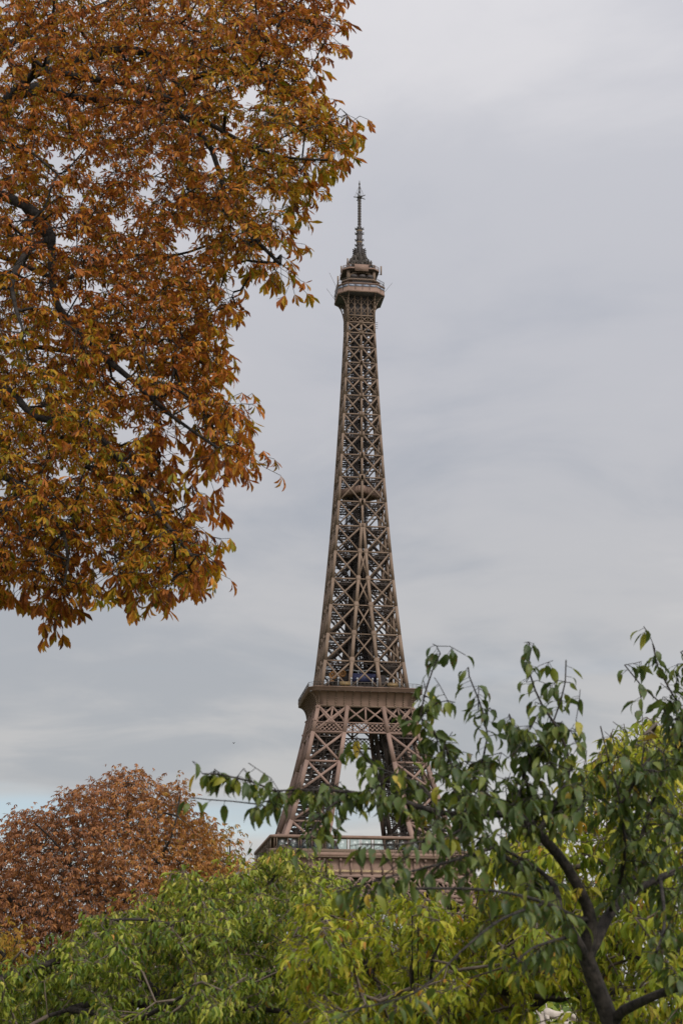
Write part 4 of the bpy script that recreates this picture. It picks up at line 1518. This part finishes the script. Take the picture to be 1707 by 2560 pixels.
# ------------------------------------------------------------------ dark cherry in front, right
rng = np.random.default_rng(41)
sk = Skeleton(rng)
base = P3(1600, 2560, 6.4)
base[2] = -0.05
T0 = P3(1527, 2560, 6.4)
sk.limb([base, base * np.array((1, 1, 0)) + np.array((-0.02, 0, 0.9)), T0, P3(1487, 2456, 6.35), P3(1464, 2393, 6.3), P3(1471, 2340, 6.27)], 0.066, 0.028, 0, step=0.08, root=True)
NEAR = [
    ([(1464, 2393, 6.3), (1475, 2300, 6.25), (1451, 2230, 6.2), (1397, 2140, 6.1), (1343, 2082, 6.0), (1325, 2059, 6.0), (1290, 2038, 5.95), (1203, 2035, 5.9), (1101, 2032, 5.9), (1014, 2006, 5.9), (875, 1980, 5.9), (749, 1975, 5.9), (686, 1977, 5.9), (638, 1957, 5.9), (551, 1936, 5.9), (506, 1934, 5.9)], 0.038, 0.0028),
    ([(1468, 2400, 6.3), (1433, 2338, 6.2), (1397, 2275, 6.1), (1334, 2208, 6.0), (1234, 2118, 5.9), (1171, 2086, 5.8), (1100, 2075, 5.8)], 0.030, 0.005),
    ([(1397, 2275, 6.1), (1388, 2220, 6.2), (1343, 2172, 6.3), (1266, 2127, 6.4), (1215, 2100, 6.4)], 0.020, 0.005),
    ([(1470, 2385, 6.3), (1487, 2356, 6.3), (1523, 2284, 6.4), (1577, 2230, 6.5), (1649, 2194, 6.6), (1707, 2172, 6.7), (1850, 2120, 6.8)], 0.036, 0.012),
    ([(1536, 2537, 6.4), (1609, 2501, 6.2), (1676, 2474, 6.1), (1707, 2469, 6.0), (1850, 2440, 5.9)], 0.030, 0.012),
    ([(1451, 2300, 6.25), (1361, 2257, 5.7), (1280, 2235, 5.4), (1203, 2224, 5.2), (1131, 2221, 5.1), (1040, 2221, 5.0)], 0.014, 0.005),
    ([(1101, 2032, 5.9), (1060, 1970, 5.95), (994, 1937, 6.0), (935, 1917, 6.0), (905, 1885, 6.0), (893, 1866, 6.0)], 0.010, 0.003),
    ([(1203, 2035, 5.9), (1150, 1985, 6.0), (1135, 1951, 6.0), (1117, 1875, 6.1), (1085, 1830, 6.1), (1050, 1793, 6.1), (1060, 1740, 6.1), (1082, 1672, 6.1), (1100, 1634, 6.1)], 0.012, 0.003),
    ([(1150, 1985, 6.0), (1190, 1940, 6.2), (1218, 1840, 6.2), (1196, 1750, 6.2), (1172, 1690, 6.2), (1170, 1668, 6.2)], 0.010, 0.0028),
    ([(1343, 2082, 6.0), (1400, 1990, 6.0), (1424, 1911, 6.0), (1392, 1820, 6.0), (1354, 1762, 6.0), (1324, 1685, 6.0), (1322, 1605, 6.0)], 0.014, 0.003),
    ([(1290, 2038, 5.95), (1298, 1983, 6.1), (1325, 1893, 6.1), (1383, 1802, 6.1), (1412, 1705, 6.1), (1414, 1650, 6.1)], 0.012, 0.003),
    ([(1325, 1893, 6.1), (1300, 1850, 6.0), (1289, 1839, 6.0), (1272, 1785, 6.0)], 0.006, 0.003),
    ([(1577, 2230, 6.5), (1600, 2100, 6.6), (1640, 1980, 6.6), (1690, 1880, 6.6), (1676, 1802, 6.6), (1649, 1757, 6.6), (1600, 1712, 6.6), (1560, 1662, 6.6)], 0.016, 0.003),
    ([(1690, 1880, 6.6), (1712, 1800, 6.6), (1676, 1730, 6.6), (1645, 1672, 6.6), (1630, 1608, 6.6)], 0.009, 0.003),
    ([(1690, 1880, 6.6), (1760, 1780, 6.6), (1740, 1690, 6.6), (1700, 1630, 6.6)], 0.009, 0.003),
    ([(1523, 2284, 6.4), (1560, 2150, 6.2), (1550, 2010, 6.1), (1520, 1900, 6.1), (1500, 1815, 6.1)], 0.012, 0.003),
    ([(1550, 2010, 6.1), (1600, 1930, 6.1), (1610, 1860, 6.1)], 0.008, 0.003),
    ([(1361, 2257, 5.7), (1250, 2300, 5.2), (1150, 2380, 5.0), (1040, 2480, 4.9), (860, 2530, 4.7)], 0.008, 0.003),
    ([(1433, 2338, 6.2), (1330, 2370, 5.6), (1290, 2410, 5.5)], 0.010, 0.004),
    ([(1234, 2118, 5.9), (1100, 2160, 5.5), (980, 2190, 5.3), (840, 2230, 5.2)], 0.010, 0.003),
    ([(875, 1980, 5.9), (800, 2040, 5.8), (770, 2110, 5.7)], 0.006, 0.003),
    ([(1649, 2194, 6.6), (1660, 2300, 6.2), (1640, 2380, 5.9)], 0.012, 0.006),
    ([(749, 1975, 5.9), (640, 2010, 5.9), (579, 2003, 5.9), (520, 1999, 5.9), (480, 1994, 5.9)], 0.004, 0.0022),
    ([(1203, 2035, 5.9), (1120, 2090, 5.6), (1000, 2110, 5.4), (900, 2110, 5.3)], 0.008, 0.003),
]
limb_ids = []
for k, (q, r0, r1) in enumerate(NEAR):
    limb_ids.append(sk.limb(PX(q), r0 * 0.7, r1 * 0.85, k + 1, step=0.05))
tg = []


def along(k, f0, f1, n, sp_=28, down=14, dy=0.12):
    ids = limb_ids[k]
    for t in np.linspace(f0, f1, int(n * 1.08)):
        i = ids[int(t * (len(ids) - 1))]
        p = sk.p[i]
        s_ = p[1] / F
        tg.append(p + np.array((rng.normal(0, sp_) * s_, rng.normal(0, dy), rng.normal(down, sp_ * 0.7) * s_)))


for k, f0, f1, n, sp_, down in [(0, 0.62, 1.0, 40, 15, 10), (0, 0.30, 0.66, 30, 50, 10), (1, 0.45, 1, 20, 45, 0), (2, 0.4, 1, 14, 40, 0), (3, 0.4, 1, 20, 55, -20), (4, 0.4, 1, 10, 45, 15), (5, 0.2, 1.0, 12, 35, -15), (6, 0.2, 1, 16, 26, 15),
                                (7, 0.2, 0.75, 30, 38, 14), (7, 0.7, 1.0, 4, 12, 6), (8, 0.2, 1, 15, 24, 6), (9, 0.1, 0.62, 26, 45, 10), (9, 0.6, 1.0, 5, 9, 4), (10, 0.1, 0.75, 26, 42, 14), (10, 0.75, 1.0, 6, 14, 6),
                                (11, 0.2, 1, 10, 22, 8), (12, 0.1, 0.7, 30, 50, 20), (12, 0.7, 1.0, 8, 12, 4), (13, 0.2, 1, 12, 16, 4), (14, 0.2, 1, 16, 24, 8), (15, 0.1, 0.75, 24, 55, 10), (16, 0.2, 1, 14, 45, 10),
                                (17, 0.1, 1, 5, 26, -10), (18, 0.1, 1, 10, 40, -15), (19, 0.1, 1, 17, 32, -12), (20, 0.1, 1, 12, 20, -12), (21, 0.2, 1, 12, 35, 0), (22, 0.1, 0.5, 5, 14, -12), (23, 0.1, 1, 14, 32, -10)]:
    along(k, f0, f1, n, sp_, down)
tg += [P3(1380 + rng.normal(0, 130), 1990 + rng.normal(0, 60), 6.0 + rng.normal(0, 0.3)) for _ in range(46)]
tg += [P3(1200 + rng.normal(0, 90), 1960 + rng.normal(0, 50), 5.9 + rng.normal(0, 0.3)) for _ in range(30)]
tg += [P3(1600 + rng.normal(0, 70), 2000 + rng.normal(0, 90), 6.3 + rng.normal(0, 0.3)) for _ in range(34)]
tg += [P3(1690 + rng.normal(0, 70), 2060 + rng.normal(0, 70), 6.3 + rng.normal(0, 0.3)) for _ in range(10)]
tips = sk.reach(np.array(tg), 0.05, 0.10, 0.004)
# leaves also sit at the ends of the drawn shoots
ends = [ids[-1] for ids in limb_ids if sk.rmin[ids[-1]] < 0.0032]
sk.finish(0.0016, 0.40)
LEAF_NEAR = mat_leaf('cherry_leaf_dark', [(0.0, (0.034, 0.056, 0.012)), (0.4, (0.072, 0.100, 0.016)), (0.72, (0.165, 0.180, 0.019)), (0.9, (0.290, 0.250, 0.022)), (1.0, (0.360, 0.240, 0.030))], 0.36, 0.46, 0.32, 30, 0.10, (0.10, 0.055, 0.015), 60.0)
lv, stk = hanging(tips + ends, sk, rng, (4, 6), 0.064, OVATE, lambda c: rng.choice([0.18, 0.3, 0.42, 0.55, 0.85], p=[0.36, 0.32, 0.20, 0.09, 0.03]), back=4, hang=0.8, width=(0.155, 0.23), curl=(0.95, 0.5), fan=0.7, stalk=0.022, fold=(0.15, 0.9))
tree('near_cherry_tree', 'dark leaved young cherry in front at right, its long branch reaching across the tower', 'tree', sk, lv, stk, LEAF_NEAR, BARK_CH, base, stalk_r=0.0011)


# ------------------------------------------------------------------ statues low among the leaves, bird
def skin_obj(name, pts, edges, radii, m, parent=None, sub=2):
    me = bpy.data.meshes.new(name)
    me.from_pydata([tuple(p) for p in pts], edges, [])
    o = link(name, me, m, parent)
    md = o.modifiers.new('skin', 'SKIN')
    for i, r in enumerate(radii):
        me.skin_vertices[0].data[i].radius = (r, r) if not isinstance(r, tuple) else r
    me.skin_vertices[0].data[0].use_root = True
    sd = o.modifiers.new('sub', 'SUBSURF')
    sd.levels = sd.render_levels = sub
    bpy.context.view_layer.update()
    me2 = bpy.data.meshes.new_from_object(o.evaluated_get(bpy.context.evaluated_depsgraph_get()))
    o.modifiers.clear()
    o.data = me2
    me2.name = name
    for p in me2.polygons:
        p.use_smooth = True
    return o


bs = P3(1356, 2540, 44)
bx, by, bz = bs
st1 = empty('stone_statue', 'pale stone statue with both arms raised, low between the leaves at bottom right', 'statue', (bx, by, 0))
zt_ = P3(1356, 2507, 44)[2]
H = zt_ - 0.62          # pedestal height so that the raised hand reaches its place
pd = MB()
sqr = lambda w: [(-w, -w), (w, -w), (w, w), (-w, w)]
pd.ring([(0.55, 0), (0.55, 0.15), (0.45, 0.2), (0.45, 1.0), (0.52, 1.06), (0.52, 1.14), (0.3, 1.16)], sqr, True, True)
pd.build('pedestal', STONE, st1)
k_ = (H - 1.15) / 0.62 * 0.62
fig = [(0, 0, 0.72), (0, 0, 0.95), (0.01, 0, 1.15), (0.0, 0, 1.27), (0.0, -0.02, 1.38),
       (0.12, 0, 1.2), (0.17, 0, 1.42), (0.15, 0, 1.62), (0.15, 0, 1.70), (-0.12, 0, 1.2), (-0.24, 0, 1.38), (-0.34, 0, 1.55),
       (0.09, 0, 0.40), (0.1, 0, 0.05), (-0.09, 0, 0.40), (-0.1, 0, 0.05)]
sc_ = (zt_ - 1.15) / 1.72
fig = [(x * sc_, y * sc_, 1.15 + z * sc_) for x, y, z in fig]
ed_ = [(0, 1), (1, 2), (2, 3), (3, 4), (2, 5), (5, 6), (6, 7), (7, 8), (2, 9), (9, 10), (10, 11), (0, 12), (12, 13), (0, 14), (14, 15)]
rd = [0.17, 0.12, 0.13, 0.05, 0.10, 0.06, 0.045, 0.035, 0.03, 0.06, 0.045, 0.035, 0.09, 0.06, 0.09, 0.06]
skin_obj('figure', fig, ed_, [r * sc_ for r in rd], STONE, st1)
dp = MB()
dp.ring([(0.30 * sc_, 1.15), (0.26 * sc_, 1.15 + 0.4 * sc_), (0.17 * sc_, 1.15 + 0.75 * sc_), (0.15 * sc_, 1.15 + 0.9 * sc_)], lambda w: [(w * (1 + 0.12 * math.sin(5 * t)) * math.cos(t), 0.8 * w * (1 + 0.12 * math.sin(5 * t)) * math.sin(t)) for t in np.linspace(0, 2 * PI, 25)[:-1]])
dp.build('drapery', STONE, st1, True)
bs2 = P3(1405, 2546, 44)
st2 = empty('stone_statue', 'pale stone reclining figure on a block, beside the statue with raised arms', 'statue', (bs2[0], bs2[1], 0))
pd = MB()
pd.ring([(0.33, 0), (0.33, bs2[2] - 0.22), (0.36, bs2[2] - 0.17), (0.2, bs2[2] - 0.13)], lambda w: [(-w * 1.3, -w * 0.7), (w * 1.3, -w * 0.7), (w * 1.3, w * 0.7), (-w * 1.3, w * 0.7)], True, True)
pd.build('pedestal', STONE, st2)
z0 = bs2[2]
fig = [(-0.05, 0, z0 + 0.02), (-0.22, 0, z0 + 0.08), (-0.36, 0, z0 + 0.14), (-0.42, 0, z0 + 0.24), (0.18, -0.03, z0 + 0.12), (0.36, -0.02, z0 - 0.02), (0.2, 0.08, z0 + 0.02), (0.42, 0.08, z0 - 0.04), (-0.38, -0.1, z0 + 0.0), (-0.3, -0.14, z0 - 0.1)]
skin_obj('figure', fig, [(0, 1), (1, 2), (2, 3), (0, 4), (4, 5), (0, 6), (6, 7), (2, 8), (8, 9)], [0.12, 0.1, 0.11, 0.08, 0.07, 0.05, 0.07, 0.05, 0.05, 0.04], STONE, st2)

# ------------------------------------------------------------------ woods far behind
rng = np.random.default_rng(77)
nw_ = 16000
wx = rng.uniform(-75, 75, nw_)
wy = rng.uniform(100, 116, nw_)
hw = 3.2 + 0.9 * np.sin(wx * 0.22 + 1) + 0.7 * np.sin(wx * 0.61) + 0.4 * np.sin(wx * 1.7 + 2)
wz = hw * np.sqrt(rng.uniform(0.0, 1, nw_))
Gf = leaf_geo(np.stack([wx, wy, wz], 1), rng.normal(0, 1, (nw_, 3)) + np.array((0, 0, -0.4)), rng.normal(0, 0.6, (nw_, 3)) + np.array((0, -0.5, 0.6)),
              rng.uniform(0.35, 0.75, nw_), np.full(nw_, 0.3), np.full(nw_, 0.5), np.full(nw_, 0.2), rng.uniform(0, 0.7, nw_), OVATE_FAR)
wd_ = link('far_woodland', arr_mesh('far_woodland', Gf[0], Gf[1], Gf[2], Gf[3]), LEAF_GR)
wd_['kind'] = 'stuff'
wd_['label'] = 'low belt of distant green trees behind the park'
wd_['category'] = 'woodland'

FEATHER = mat_plain('dark_feather', (0.02, 0.02, 0.026), 0.8, 20, 0.3)
bp_ = P3(584.5, 1858, 150)
bird = empty('bird', 'small dark bird flying in the grey sky left of the tower', 'bird', tuple(bp_))
skin_obj('body', [(0, -0.10, 0), (0, -0.03, 0.0), (0, 0.05, 0.0), (0, 0.13, 0.01)], [(0, 1), (1, 2), (2, 3)], [0.03, 0.06, 0.055, 0.02], FEATHER, bird, 1)
for s in (-1, 1):
    wg = MB()
    wg.add([(s * 0.04, -0.06, 0.03), (s * 0.08, -0.04, 0.09), (s * 0.12, 0.06, 0.03), (s * 0.08, 0.10, 0.08), (s * 0.04, 0.10, 0.03),
            (s * 0.04, -0.06, 0.01), (s * 0.08, -0.04, 0.07), (s * 0.12, 0.06, 0.02), (s * 0.08, 0.10, 0.06), (s * 0.04, 0.10, 0.01)],
           [(0, 1, 6, 5), (1, 2, 7, 6), (2, 3, 8, 7), (3, 4, 9, 8), (4, 0, 5, 9)], [(0, 1, 3), (1, 2, 3), (0, 3, 4), (5, 8, 6), (6, 8, 7), (5, 9, 8)])
    wg.build('wing', FEATHER, bird)
